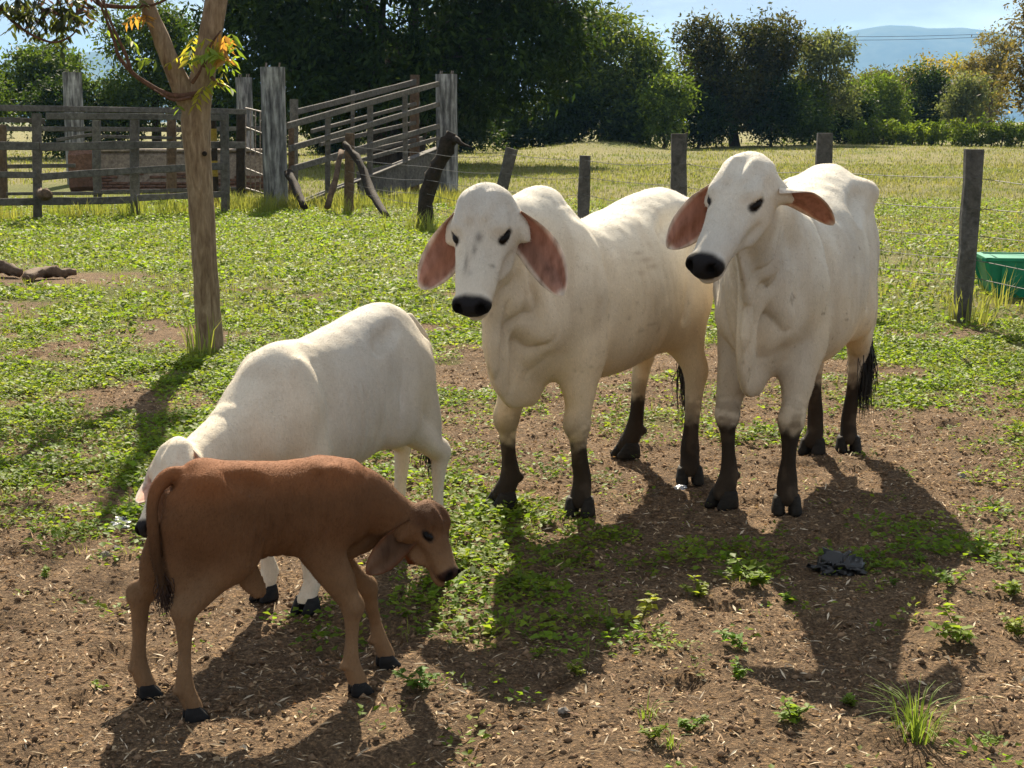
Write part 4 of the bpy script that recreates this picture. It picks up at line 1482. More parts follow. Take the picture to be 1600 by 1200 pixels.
    for q, sg in (('ear_l', 1), ('ear_r', -1)):
        if q not in S:
            continue
        tipw, inner, wd = S[q]
        tip = toL(tipw)
        r0 = HP(0.10, 0.085 * sg, -0.005)
        d = unit(tip - r0)
        A(tube_sdf([HP(0.10, 0.06 * sg, -0.01), r0 + d * 0.045 * k, r0 + d * 0.10 * k], [0.048 * k, 0.038 * k, 0.018 * k]), 0.04 * k)
        ears.append((r0 + d * 0.015 * k, tip, dirL(np.array(inner, float)), wd * k))
    # --- legs
    L = S['leg']
    for q in ('fl', 'fr', 'hl', 'hr'):
        h = hooves[q]
        sg = 1 if q[1] == 'l' else -1
        toe = unit(dirL(np.array([*S['toes'].get(q, S['heading']), 0.0])))
        fet = V(h[0] - toe[0] * .035 * s, h[1] - toe[1] * .035 * s, L['fet'])
        cor = V(h[0], h[1], 0.055 * s)
        rr = L['r'] if q[0] == 'f' else L.get('rh', L['r'])
        if q[0] == 'f':
            sh = V(L['fx'], L['fy'] * sg, L['sh'])
            el = V(L['fx'] - .05 * s, L['fy'] * sg * 1.02, L['el'])
            kn = S.get('knees', {}).get(q)
            kn = toL(kn) if kn is not None else V(0.35 * el[0] + 0.65 * h[0] + .035 * s, 0.35 * el[1] + 0.65 * h[1], L['kn'])
            mid = (el + kn) / 2 + V(.006, 0, 0) * s
            A(tube_sdf([sh, el, mid], [rr * 2.3, rr * 1.85, rr * 1.35], (0, 1, 0), 1.25), 0.09 * s)
            A(tube_sdf([el, mid, kn], [rr * 1.65, rr * 1.32, rr * 1.02]), 0.045 * s)
            A(ell_sdf(kn + V(.008 * s, 0, 0), (rr * .92, rr * .88, rr * 1.3)), 0.03 * s)
            cn = (kn * 0.45 + fet * 0.55)
            A(tube_sdf([kn, cn, fet, cor], [rr * .92, rr * .60, rr * .80, rr * .92]), 0.02 * s)
        else:
            hp = V(L['hx'] + .06 * s, L['hy'] * sg * 0.8, L['hp'])
            st = V(L['hx'] + .14 * s, L['hy'] * sg * 1.08, L['st'])
            hk = S.get('knees', {}).get(q)
            hk = toL(hk) if hk is not None else V(h[0] - S.get('hock_back', .075) * s, 0.25 * L['hy'] * sg + 0.75 * h[1], L['hk'])
            bt = V(hk[0] * .5 + L['hx'] * .5 - .02 * s, L['hy'] * sg * 0.9, (L['st'] + L['hk']) / 2 + 0.03 * s)
            A(tube_sdf([hp, (hp + st) / 2, st], [rr * 3.0, rr * 2.9, rr * 2.1], (0, 1, 0), 1.45), 0.10 * s)
            A(tube_sdf([hp + V(-.12, 0, -.05) * s, bt + V(-.01, 0, .06) * s, hk * .45 + bt * .55], [rr * 2.3, rr * 1.9, rr * 1.15], (0, 1, 0), 1.3), 0.08 * s)
            A(tube_sdf([st, (st + hk) / 2 + V(.0, 0, 0), hk], [rr * 1.8, rr * 1.35, rr * 0.95]), 0.05 * s)
            A(ell_sdf(hk + V(-.010 * s, 0, .012 * s), (rr * 1.15, rr * .85, rr * 1.25)), 0.03 * s)
            cn = (hk * 0.45 + fet * 0.55)
            A(tube_sdf([hk, cn, fet, cor], [rr * .98, rr * .64, rr * .82, rr * .94]), 0.02 * s)
        A(ell_sdf(fet - V(toe[0], toe[1], 0) * rr * .75 + V(0, 0, -.012 * s), (rr * .42, rr * .6, rr * .42)), 0.015 * s)   # dew claws
    # --- tail
    tl = S['tail']
    A(tube_sdf([q[:3] for q in tl], [q[3] for q in tl]), 0.012 * s)
    for prim, kk, cv in S.get('extra', []):
        A(prim, kk, cv)
    Vb, Fb = fld.surface()
    if True:
        e1, e2 = Vb[Fb[:, 1]] - Vb[Fb[:, 0]], Vb[Fb[:, 3]] - Vb[Fb[:, 0]]
        fn_ = np.cross(e1, e2)
        N = np.zeros_like(Vb)
        for c_ in range(4):
            np.add.at(N, Fb[:, c_], fn_)
        N /= np.linalg.norm(N, axis=1)[:, None] + 1e-9
        Vb = Vb + N * ((vnoise(Vb, 9, 55, 2) - .5) * .013 * s + (vnoise(Vb * V(1, 1, .45), 26, 57, 2) - .5) * .0035)[:, None]
        for cen, rad, dr, wl_, amp in S.get('folds', []) + [((-.02 * s, 0, .82 * s), (.36 * s, .5, .34 * s), (1, 0, -.22), .062 * s, .0085 * s)]:
            q_ = (Vb - np.array(cen)) / np.array(rad)
            m_ = sstep(1.0, 0.35, np.sqrt((q_ ** 2).sum(1)))
            ph = (Vb @ unit(dr)) / wl_ * 2 * math.pi + 5.0 * vnoise(Vb, 6, 77, 2)
            Vb = Vb + N * (amp * m_ * (np.abs(np.sin(ph * .5)) ** 0.7 - .6))[:, None]
    # --- colours of coat, skin and mud, with ground bounce tinted into white bellies
    info = dict(HP=HP, poll=poll, ha=ha, hu=hu, hs=hs, k=k0)
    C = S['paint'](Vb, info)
    q = (Vb - poll)
    tt, yy, zz = q @ ha / (0.5 * k0), q @ hs / k, q @ hu / k
    head = (tt > -0.2) & (tt < 1.3) & (np.abs(yy) < 0.16) & (np.abs(zz) < 0.17)
    nz = vnoise(Vb, 45, 5)
    mu = head * sstep(0.865, 0.925, tt - 0.30 * np.clip(-zz - 0.02, 0, 1) * (zz < 0) - 0.55 * np.clip(np.abs(yy) - 0.035, 0, 1) + 0.02 * (nz - .5)) * sstep(-0.034, -0.020, zz)
    C = C * (1 - mu[:, None]) + mu[:, None] * np.array(S.get('nose', (0.017, 0.016, 0.018)))
    m = head * np.exp(-((zz + .037) / .0065) ** 2) * sstep(.70, .80, tt) * .6
    C = C * (1 - m[:, None]) + m[:, None] * np.array([.10, .06, .045])
    for sg in (1, -1):
        m = sstep(1.25, .8, np.linalg.norm((Vb - HP(.985, .041 * sg, .016)) / (np.array([.026, .026, .026]) * k), axis=1))
        C = C * (1 - m[:, None]) + m[:, None] * np.array([.006, .005, .005])
        e = HP(0.355, .094 * sg, .030)
        dq = (Vb - e)
        el = unit(ha * .78 - hs * sg * .55 + hu * .15)
        eu = unit(hu - np.dot(hu, el) * el)
        a = np.sqrt((dq @ el / (.037 * k)) ** 2 + (dq @ eu / (.0185 * k)) ** 2 + (dq @ np.cross(el, eu) / (.05 * k)) ** 2)
        m = sstep(1.15, 0.75, a)
        C = C * (1 - m[:, None]) + m[:, None] * np.array([0.02, 0.015, 0.013])
    verts, faces = [Vb], [Fb]
    cols = [C]
    mats = [np.zeros(len(Fb), int)]
    off = len(Vb)
    for r0, tip, inn, wd in ears:
        P, F, fi, U, Tt = ear_mesh(r0, tip, inn, wd, S.get('ear_cup', 0.45))
        ci = np.array(S.get('ear_in', (0.36, 0.205, 0.16)))[None] * (0.45 + 0.95 * np.clip(Tt * .75 + U ** 2 * .45 - .1, 0, 1))[:, None]
        co = np.array(S.get('ear_out', (0.78, 0.72, 0.62)))[None] * np.ones((len(P), 1))
        w = (fi * (1 - sstep(0.72, 0.93, U)) * (1 - sstep(0.90, 0.985, Tt)))[:, None]
        verts.append(P); faces.append(F + off); cols.append(ci * w + co * (1 - w)); mats.append(np.ones(len(F), int))
        off += len(P)
    Vall, Fall, Call, Mall = np.concatenate(verts), np.concatenate(faces), np.concatenate(cols), np.concatenate(mats)
    ob = mesh_obj('body', Vall, Fall, S['mats'], root, True, Call)
    ob.data.polygons.foreach_set('material_index', Mall.astype(np.int32))
    # --- short coat hair
    nh = S.get('hairs', 0)
    if nh:
        rg = np.random.default_rng(S.get('seed', 1) + 70)
        T3 = Vb[Fb[:, [0, 1, 2, 3]]]
        e1, e2 = T3[:, 1] - T3[:, 0], T3[:, 3] - T3[:, 0]
        fnm = np.cross(e1, e2)
        ar = np.linalg.norm(fnm, axis=1) + 1e-12
        pick = rg.choice(len(Fb), nh, p=ar / ar.sum())
        a_, b_ = rg.uniform(0, 1, (2, nh))
        base = T3[pick, 0] + e1[pick] * a_[:, None] + e2[pick] * b_[:, None]
        Nn = fnm[pick] / ar[pick][:, None]
        flow = np.tile(V(-.8, 0, -.75), (nh, 1)) + rg.normal(0, .28, (nh, 3))
        flow = flow - (flow * Nn).sum(1)[:, None] * Nn
        flow /= np.linalg.norm(flow, axis=1)[:, None] + 1e-9
        sd = np.cross(flow, Nn)
        ln = (S.get('hair_len', .013) * rg.uniform(.5, 1.3, nh))[:, None]
        cc = C[Fb[pick, 0]]
        dark = cc.mean(1) < .12 * S.get('dark_cut', 1)
        headm = (np.linalg.norm(base - HP(.9, 0, 0), axis=1) < .10 * k)
        eyem = np.minimum(np.linalg.norm(base - HP(.355, .1, .03), axis=1), np.linalg.norm(base - HP(.355, -.1, .03), axis=1)) < .045 * k
        ok = ~(headm | eyem) & (~dark | (rg.uniform(0, 1, nh) < .35))
        tipp = base + (flow * .93 + Nn * rg.uniform(.06, .42, (nh, 1))) * ln
        wd_ = .0007 * (1 + .5 * (S['scale'] > .9))
        Pq = np.stack([base - sd * wd_ - Nn * .001, base + sd * wd_ - Nn * .001, tipp], 1)[ok].reshape(-1, 3)
        Fq = np.arange(len(Pq)).reshape(-1, 3)
        cq = cc[ok] * rg.uniform(.72, 1.26, (ok.sum(), 1))
        mesh_obj('coat_hair', Pq, Fq, S['mats'][0], ob, False, np.repeat(cq, 3, 0))
    # --- eyes
    for sg in (1, -1):
        el = unit(ha * .78 - hs * sg * .55 + hu * .15)
        eu = unit(hu - np.dot(hu, el) * el)
        u_, v_ = 12, 8
        P = []
        for i in range(v_ + 1):
            for j in range(u_):
                th, ph = math.pi * i / v_, 2 * math.pi * j / u_
                P.append(HP(0.355, .082 * sg, .027) + (el * math.sin(th) * math.cos(ph) * .030 + np.cross(el, eu) * math.cos(th) * .021 + eu * math.sin(th) * math.sin(ph) * .016) * k)
        F = [(i * u_ + j, i * u_ + (j + 1) % u_, (i + 1) * u_ + (j + 1) % u_, (i + 1) * u_ + j) for i in range(v_) for j in range(u_)]
        mesh_obj('eye', P, np.array(F), EYE_MAT, ob, True)
    # --- hooves
    for q in ('fl', 'fr', 'hl', 'hr'):
        Vh, Fh = hoof_mesh(S.get('hoof', s) * 1.05)
        toe = dirL(np.array([*S['toes'].get(q, S['heading']), 0.0]))
        an = math.atan2(toe[1], toe[0])
        R = np.array([[math.cos(an), -math.sin(an), 0], [math.sin(an), math.cos(an), 0], [0, 0, 1]])
        o = mesh_obj('hoof', Vh @ R.T + V(hooves[q][0], hooves[q][1], 0.0), Fh, S.get('hoof_mat', HOOF_MUD), root)
        for p in o.data.polygons:
            p.use_smooth = len(p.vertices) == 4
    if 'switch' in S:
        a, b, n_, col = S['switch']
        Vs, Fs = strands(a, b, 0.010 * s, 0.02 * s, n_, 0.25, 0.0045 * s, np.random.default_rng(S.get('seed', 1)), 0.026 * s)
        mesh_obj('tail_switch', Vs, Fs, col, ob, True)
    tag(root, S['label'], S['category'], S.get('group'))
    return root


def paint_white(mud=0.30, mud_h=None, dirt=0.4, warm=0.5, seed=1, grey=1.0, marks=None):
    def f(P, I):
        n1 = vnoise(P, 3.0, seed, 4)
        n2 = vnoise(P, 14.0, seed + 3, 3)
        C = np.array([0.72, 0.68, 0.595])[None] * np.ones((len(P), 1))
        low = sstep(1.15, 0.45, P[:, 2]) * warm  # yellowish lower coat, deepened by warm ground bounce put into the colour
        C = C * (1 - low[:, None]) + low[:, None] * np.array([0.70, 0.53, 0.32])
        C = C * (0.84 + 0.28 * n1)[:, None]
        gz = sstep(.42, .75, vnoise(P, 2.2, seed + 41, 3)) * .38 * grey
        C = C * (1 - gz[:, None]) + gz[:, None] * np.array([0.40, 0.40, 0.41])
        vs = sstep(.50, .74, vnoise(P * V(1, 1, .22), 16, seed + 51, 3)) * .20
        C = C * (1 - vs[:, None]) + vs[:, None] * np.array([0.44, 0.35, 0.25])
        st = sstep(0.60, 0.72, vnoise(P, 4.0, seed + 9, 4, 0.6)) * dirt * sstep(0.0, -0.2, P[:, 0])
        C = C * (1 - st[:, None] * 0.55) + st[:, None] * 0.55 * np.array([0.30, 0.22, 0.15])
        sp = sstep(0.80, 0.86, vnoise(P, 38, seed + 21, 2)) * dirt * (P[:, 2] < 1.1)
        C = C * (1 - sp[:, None] * .75) + sp[:, None] * .75 * np.array([0.16, 0.11, 0.07])
        if mud > 0:
            hh = mud + (mud_h(P) if mud_h else 0)
            edge = hh + 0.02 * (n2 - .5) + 0.03 * (n1 - .5)
            n3 = vnoise(P, 30, seed + 61, 3, .6)
            m = sstep(0.050, -0.012, P[:, 2] - edge + .07 * (n3 - .5))
            dryd = sstep(.5, .75, vnoise(P, 17, seed + 63, 3)) * .55
            mudc = (np.array([0.034, 0.024, 0.016]) * (1 - dryd[:, None]) + dryd[:, None] * np.array([.095, .068, .046])) * (0.7 + 0.6 * n2)[:, None]
            C = C * (1 - m[:, None]) + m[:, None] * mudc
            sm = sstep(0.20, 0.0, P[:, 2] - edge) * (1 - m) * sstep(0.36, 0.60, vnoise(P * V(1, 1, 1.6), 22, seed + 5, 3)) * 0.8
            C = C * (1 - sm[:, None]) + sm[:, None] * np.array([0.15, 0.105, 0.065])
        if marks:
            C = marks(P, I, C)
        return C
    return f
COAT_WHITE = coat_material('white_coat', 0.0, 0.45)
COAT_BROWN = coat_material('brown_coat', 0.0, 0.6, (0.82, 1.12))
EAR_WHITE = ear_material('white_ear', (0.58, 0.35, 0.26))
EAR_BROWN = ear_material('brown_ear', (0.28, 0.09, 0.035))
TAIL_BLACK = Mat('black_tail_hair').bsdf((0.014, 0.011, 0.010), 0.55, None, 0.4)
TAIL_BROWN = Mat('dark_brown_tail_hair').bsdf((0.035, 0.016, 0.010), 0.55, None, 0.4)

ADULT = dict(x=[-.74, -.70, -.62, -.48, -.30, -.08, .16, .36, .50, .62, .72, .76],
             top=[1.07, 1.16, 1.24, 1.30, 1.29, 1.235, 1.19, 1.185, 1.17, 1.12, 1.02, .97],
             mid=[.98, .98, .97, .94, .90, .86, .84, .87, .90, .92, .92, .92],
             bot=[.92, .82, .72, .63, .575, .535, .52, .535, .555, .60, .70, .80],
             w=[.05, .105, .155, .195, .228, .255, .250, .200, .165, .138, .095, .05])
ADULT_LEG = dict(fet=.135, kn=.385, el=.70, sh=.90, st=.72, hp=1.0, hk=.49, fx=.44, fy=.140, hx=-.52, hy=.135, r=.0495, rh=.050)
ADULT_LUMPS = [((-.46, .165, 1.21), (.08, .06, .055)),      # hooks
               ((-.70, .085, 1.06), (.055, .045, .055)),       # pins
               ((.45, .130, .94), (.085, .055, .22)), ((.40, .150, .70), (.07, .045, .075)),           # shoulder
               ((.62, .108, .80), (.07, .055, .085)),           # point of shoulder
               ((-.30, .15, .76), (.13, .08, .13)),            # flank to stifle
               ((.60, 0, .66), (.13, .055, .15))]               # brisket


def local_sagittal(*a):
    return a


def middle_marks(P, I, C):
    q = P - I['poll']
    t, y, z = q @ I['ha'] / (.5 * I['k']), q @ I['hs'] / I['k'], q @ I['hu'] / I['k']
    hd = (t > .2) & (t < .9) & (z > .02)
    for t0, y0, rt, ry, a in ((.40, .012, .045, .016, .75), (.50, -.004, .05, .010, .6), (.62, -.036, .085, .009, .65), (.70, -.012, .03, .014, .3), (.62, .075, .012, .008, .8)):
        m = hd * np.exp(-(((t - t0) / rt) ** 2 + ((y - y0) / ry) ** 2)) * a
        C = C * (1 - m[:, None]) + m[:, None] * np.array([.13, .115, .105])
    for x0, z0, rx, rz, a in ((.06, 1.03, .05, .012, .6), (.10, 1.06, .04, .008, .55), (.02, 1.00, .04, .009, .6), (.12, .98, .025, .007, .6), (.05, .76, .05, .006, .6), (.12, .74, .03, .008, .5), (-.02, .73, .012, .02, .6), (.20, .80, .008, .008, .8), (.16, .86, .007, .007, .8)):
        m = (P[:, 1] > .08) * np.exp(-(((P[:, 0] - x0 + .25 * (P[:, 2] - z0)) / rx) ** 2 + ((P[:, 2] - z0) / rz) ** 2)) * a * .6
        C = C * (1 - m[:, None]) + m[:, None] * np.array([.20, .13, .085])
    return C


middle_cow = dict(
    origin=(.41, 6.60), heading=(-.587, -.81), scale=1.0, torso=ADULT, leg=ADULT_LEG, lumps=ADULT_LUMPS,
    hump=((.49, 0, 1.205), (.135, .08, .135), ((1, 0, -.2), (0, 1, 0), (.2, 0, 1))),
    poll=at(764, 318, 5.84), muzzle=at(737, 487, 5.62), face=(-.36, -1, .42),
    neck_top=((.44, 0, 1.03, .175), (.62, .01, 1.17, .135)), neck_low=((.56, 0, .86, .145), (.72, .01, .94, .10)),
    dewlap=((.80, .0, .86, .075), (.79, 0, .70, .085), (.70, 0, .56, .085), (.56, 0, .52, .06)),
    hooves=dict(fr=(-.04, 6.28), fl=(.28, 6.17), hr=(.56, 7.28), hl=(.80, 6.74)),
    toes=dict(fr=(-.9, -.55), fl=(-.25, -1), hr=(-1, -.45), hl=(-.05, -1)),
    ear_l=(at(880, 462, 5.72), (-.25, -1, .05), .074), ear_r=(at(658, 452, 5.80), (.15, -1, -.05), .072),
    tail=((-.70, 0, 1.13, .032), (-.775, 0, 1.04, .027), (-.80, -.02, .80, .020), (-.78, -.03, .62, .016)),
    fat=1.2, folds=[((.76, .05, .86), (.2, .3, .40), (1, .8, .06), .055, .032)],
    switch=((-.78, -.03, .66), (-.72, .02, .22), 260, TAIL_BLACK),
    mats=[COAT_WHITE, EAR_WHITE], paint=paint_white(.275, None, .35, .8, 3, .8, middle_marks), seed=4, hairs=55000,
    label='white humped cow facing the camera, head between the other cow and the grazing one', category='cow')

TALL = {q: list(v) for q, v in ADULT.items()}
TALL['top'] = [v + d for v, d in zip(ADULT['top'], [.07, .09, .10, .10, .09, .08, .07, .05, .03, .01, 0, 0])]
TALL['mid'] = [v + .02 for v in ADULT['mid']]
TALL['w'] = [v * 1.10 if i < 7 else v for i, v in enumerate(ADULT['w'])]
TALL_LEG = dict(ADULT_LEG, hp=1.06, hy=.15)
TALL_LUMPS = [((-.46, .165, 1.275), (.095, .075, .065)), ((-.70, .09, 1.13), (.055, .045, .055))] + ADULT_LUMPS[2:]

right_cow = dict(
    origin=(1.28, 6.84), heading=(-.43, -.90), scale=1.0, torso=TALL, leg=TALL_LEG, lumps=TALL_LUMPS,
    hump=((.40, 0, 1.22), (.17, .08, .10), ((1, 0, -.25), (0, 1, 0), (.25, 0, 1))),
    poll=at(1176, 272, 5.86), muzzle=at(1098, 423, 5.62), face=(-.62, -.9, .5),
    neck_top=((.44, 0, 1.04, .175), (.64, .02, 1.20, .135)), neck_low=((.56, 0, .86, .145), (.72, .02, 1.0, .105)),
    dewlap=((.82, .02, .92, .07), (.82, .01, .72, .075), (.76, 0, .58, .075), (.62, 0, .53, .055)),
    hooves=dict(fr=(.89, 6.30), fl=(1.14, 6.20), hr=(1.47, 7.36), hl=(1.66, 7.42)),
    toes=dict(fr=(-.75, -.75), fl=(-.15, -1), hr=(-.6, -1), hl=(-.1, -1)),
    ear_l=(at(1302, 352, 5.90), (-.1, -.55, -1), .070), ear_r=(at(1043, 388, 5.84), (.25, -1, -.1), .074),
    tail=((-.70, 0, 1.20, .032), (-.775, .02, 1.10, .027), (-.82, .09, .80, .020), (-.80, .12, .66, .017)),
    fat=1.12, folds=[((.78, .05, .88), (.2, .3, .40), (1, .9, .06), .06, .028)],
    switch=((-.80, .12, .70), (-.76, .14, .24), 420, TAIL_BLACK),
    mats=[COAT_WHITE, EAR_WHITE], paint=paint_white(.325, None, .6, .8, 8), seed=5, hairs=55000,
    label='white cow nearest the right edge, head turned left, black tail hanging behind', category='cow')

k_ = .715
YEAR = {q: [v * k_ for v in ADULT[q]] for q in ADULT}
YEAR['top'] = [v - .012 + d for v, d in zip(YEAR['top'], [.01, .015, .02, .025, .025, .03, .03, .01, -.01, -.01, 0, 0])]
YEAR['w'] = [v * .64 for v in ADULT['w']]
grazing = dict(
    origin=(-.635, 5.33), heading=(-.46, -.82), scale=.715, torso=YEAR,
    leg={q: v * k_ for q, v in ADULT_LEG.items()}, lumps=[(tuple(v * k_ for v in c), tuple(v * k_ for v in r)) for c, r in ADULT_LUMPS[1:6]],
    hump=((.31, 0, .785), (.13, .05, .08), ((1, 0, -.2), (0, 1, 0), (.2, 0, 1))),
    poll=at(283, 708, 4.62), muzzle=at(229, 832, 4.44), face=(-.55, -.35, .6),
    neck_top=((.30, 0, .71, .11), (.47, -.02, .635, .085)), neck_low=((.40, 0, .57, .105), (.54, -.02, .52, .08)),
    dewlap=((.60, -.02, .46, .045), (.54, 0, .42, .055), (.42, 0, .40, .05)),
    hooves=dict(fr=(-.84, 5.03), fl=(-.68, 4.89), hr=(-.46, 5.88), hl=(-.30, 5.70)),
    toes=dict(),
    ear_l=(at(300, 800, 4.36), (-.2, -1, .1), .09), ear_r=(at(216, 786, 4.50), (-.5, -1, .1), .085),
    tail=((-.50, 0, .865, .024), (-.575, .03, .76, .02), (-.57, .062, .58, .015), (-.55, .066, .46, .012)),
    switch=((-.55, .066, .46), (-.54, .068, .26), 90, TAIL_BLACK), hoof=.70, hoof_mat=HOOF_DARK, grid=.009,
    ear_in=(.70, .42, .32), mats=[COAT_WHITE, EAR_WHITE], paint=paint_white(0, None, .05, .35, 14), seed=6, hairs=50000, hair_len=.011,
    label='young white heifer with its head down, grazing behind the brown calf', category='cow')


def paint_calf(P, I):
    n1 = vnoise(P, 6.0, 31, 4)
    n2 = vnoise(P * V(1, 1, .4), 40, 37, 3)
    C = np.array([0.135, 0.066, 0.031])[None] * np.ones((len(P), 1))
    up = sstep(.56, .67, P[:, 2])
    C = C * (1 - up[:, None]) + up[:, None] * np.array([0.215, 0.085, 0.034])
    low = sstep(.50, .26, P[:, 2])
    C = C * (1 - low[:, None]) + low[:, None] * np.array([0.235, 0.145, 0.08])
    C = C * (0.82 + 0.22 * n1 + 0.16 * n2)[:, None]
    q = P - I['poll']
    t, z = q @ I['ha'] / (.5 * I['k']), q @ I['hu'] / I['k']
    hd = (t > -.1) & (t < 1.1) & (P[:, 0] > .30)
    m = hd * sstep(.42, .12, t) * sstep(-.02, .05, z) * .6
    C = C * (1 - m[:, None]) + m[:, None] * np.array([0.060, 0.026, 0.014])
    m = hd * sstep(.5, .95, t) * .5
    C = C * (1 - m[:, None]) + m[:, None] * np.array([0.20, 0.11, 0.055])
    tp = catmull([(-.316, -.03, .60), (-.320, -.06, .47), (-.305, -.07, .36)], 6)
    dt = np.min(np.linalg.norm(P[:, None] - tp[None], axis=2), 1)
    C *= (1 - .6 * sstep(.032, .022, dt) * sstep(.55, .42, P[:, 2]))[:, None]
    return C


calf = dict(
    origin=(-.68, 4.145), heading=(.55, .23), scale=.58,
    torso=dict(x=[-.262, -.25, -.22, -.17, -.11, -.01, .09, .17, .225, .265, .28],
               top=[.60, .648, .682, .697, .686, .676, .668, .662, .652, .625, .585],
               mid=[.56, .56, .55, .54, .53, .53, .53, .54, .55, .55, .55],
               bot=[.52, .475, .44, .428, .418, .410, .408, .412, .42, .45, .50],
               w=[.03, .06, .082, .098, .108, .112, .108, .096, .082, .06, .03]),
    leg=dict(fet=.095, kn=.255, el=.42, sh=.53, st=.425, hp=.545, hk=.30, fx=.165, fy=.062, hx=-.20, hy=.066, r=.0285, rh=.0285),
    lumps=[((-.17, .068, .645), (.04, .03, .022)), ((.17, .07, .55), (.06, .035, .11)), ((-.25, .04, .595), (.03, .025, .03)), ((-.12, .07, .47), (.07, .035, .06))],
    fat=1.62, hock_back=.02, poll=at(660, 806, 4.31), muzzle=at(703, 902, 4.24), face=(.88, -.34, .42),
    neck_top=((.16, 0, .575, .065), (.27, 0, .575, .058)), neck_low=((.19, 0, .53, .075), (.29, 0, .50, .058)),
    dewlap=((.33, 0, .44, .03), (.28, 0, .42, .035), (.22, 0, .40, .035)),
    hooves=dict(hr=(-.865, 3.96), hl=(-1.03, 4.13), fr=(-.435, 4.15), fl=(-.375, 4.37)),
    toes=dict(),
    ear_r=(at(573, 897, 4.15), (.35, -1, .1), .07), ear_l=(at(640, 880, 4.56), (.2, .8, .1), .07),
    tail=((-.20, 0, .650, .028), (-.268, 0, .655, .022), (-.316, -.03, .60, .016), (-.320, -.06, .47, .014), (-.305, -.07, .36, .014)),
    switch=((-.307, -.07, .41), (-.295, -.075, .30), 90, TAIL_BROWN), hoof=.54, hoof_mat=HOOF_DARK, grid=.0072,
    extra=[(ell_sdf((-.055, 0, .350), (.036, .011, .075), ((1, 0, .6), (0, 1, 0), (-.6, 0, 1))), .03, False)],
    ear_in=(.13, .075, .045), ear_out=(.125, .052, .024), nose=(.035, .016, .012),
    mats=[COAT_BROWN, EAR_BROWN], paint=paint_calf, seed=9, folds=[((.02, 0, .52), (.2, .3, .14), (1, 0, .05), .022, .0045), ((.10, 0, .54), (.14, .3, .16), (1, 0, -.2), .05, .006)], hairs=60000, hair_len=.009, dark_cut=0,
    label='small reddish brown calf standing in front of the grazing white heifer', category='calf')

build_animal('cow', middle_cow)
build_animal('cow', right_cow)
build_animal('cow', grazing)
build_animal('calf', calf)
# ------------------------------------------------------------------ small things on the ground
def crumple(name, loc, size, mat, label, cat, seed, sharp=1.0, n=22):
    rng = np.random.default_rng(seed)
    Vv, F = [], []
    m_ = n * 2
    for i in range(n + 1):
        for j in range(m_):
            th, ph = math.pi * i / n, 2 * math.pi * j / m_
            Vv.append((math.sin(th) * math.cos(ph), math.sin(th) * math.sin(ph), math.cos(th)))
    Vv = np.array(Vv)
    f = .6 + .9 * np.abs(vnoise(Vv, 2.3, seed, 3, .6) - .5) * 2 * sharp + .35 * np.abs(vnoise(Vv, 6, seed + 3, 2, .6) - .5)
    Vv = Vv * f[:, None] * np.array(size)
    Vv = Vv + (np.stack([vnoise(Vv / np.array(size), 1.7, seed + 31 + q, 2) for q in range(3)], 1) - .5) * np.array(size) * .8
    Vv[:, 2] = np.maximum(Vv[:, 2], -.35 * size[2]) + .33 * size[2]
    F = np.array([(i * m_ + j, (i + 1) * m_ + j, (i + 1) * m_ + (j + 1) % m_, i * m_ + (j + 1) % m_) for i in range(n) for j in range(m_)])
    o = mesh_obj(name, Vv, F, mat)
    o.location = (loc[0], loc[1], float(height(loc[0], loc[1])))
    o.rotation_euler = (0, 0, seed)
    tag(o, label, cat)
    return o


BAG = Mat('black_plastic').bsdf((.012, .012, .014), .28, None, .6)
m = Mat('printed_plastic')
nz = m.noise(m.coord('Object', (30, 30, 30)), 1.2, 3, .5)
WRAP = m.bsdf(m.ramp(nz, [(.42, (.05, .05, .10)), (.5, (.62, .62, .66)), (.7, (.75, .74, .74))]), .4, None, .4)
FOIL = Mat('silver_foil').bsdf((.6, .62, .66), .25, None, .8)
crumple('plastic_bag', ground_at(1312, 890), (.095, .065, .06), BAG, 'crumpled black plastic bag lying in the shadow at right', 'bag', 3, 1.4)
crumple('plastic_wrapper', ground_at(190, 818), (.06, .04, .02), WRAP, 'crumpled white and dark wrapper on the soil left of the grazing heifer', 'wrapper', 5, 1.4)
crumple('foil_wrapper', ground_at(1062, 762), (.045, .025, .012), FOIL, 'small shiny wrapper on the soil beneath the middle cow', 'wrapper', 7, 1.4)
STONE = wood_material('grey_stone', (.17, .15, .13), (.33, .30, .27))
for i, (px, py, s_, lab) in enumerate(((1503, 748, .035, 'small grey stone near the right edge, level with the cow hooves'), (880, 1112, .022, 'small pale stone in the front shadow'), (165, 866, .035, 'small stone among weeds under the tree shadow'), (182, 858, .02, 'tiny stone beside the weeds at left'))):
    crumple('stone', ground_at(px, py), (s_, s_ * .8, s_ * .6), STONE, lab, 'stone', 11 + i, .5, 8)

# green plastic trough beyond the fence
m = Mat('green_plastic')
nz = m.noise(m.coord('Object'), 6, 4, .6)
GREENP = m.bsdf(m.ramp(nz, [(.3, (.006, .19, .095)), (.7, (.012, .27, .14))]), .42, None, .4)
g0 = ground_at(1552, 468)
gt_ = empty('plastic_trough', (g0[0] + .75, g0[1] + .35, 0), -.12)


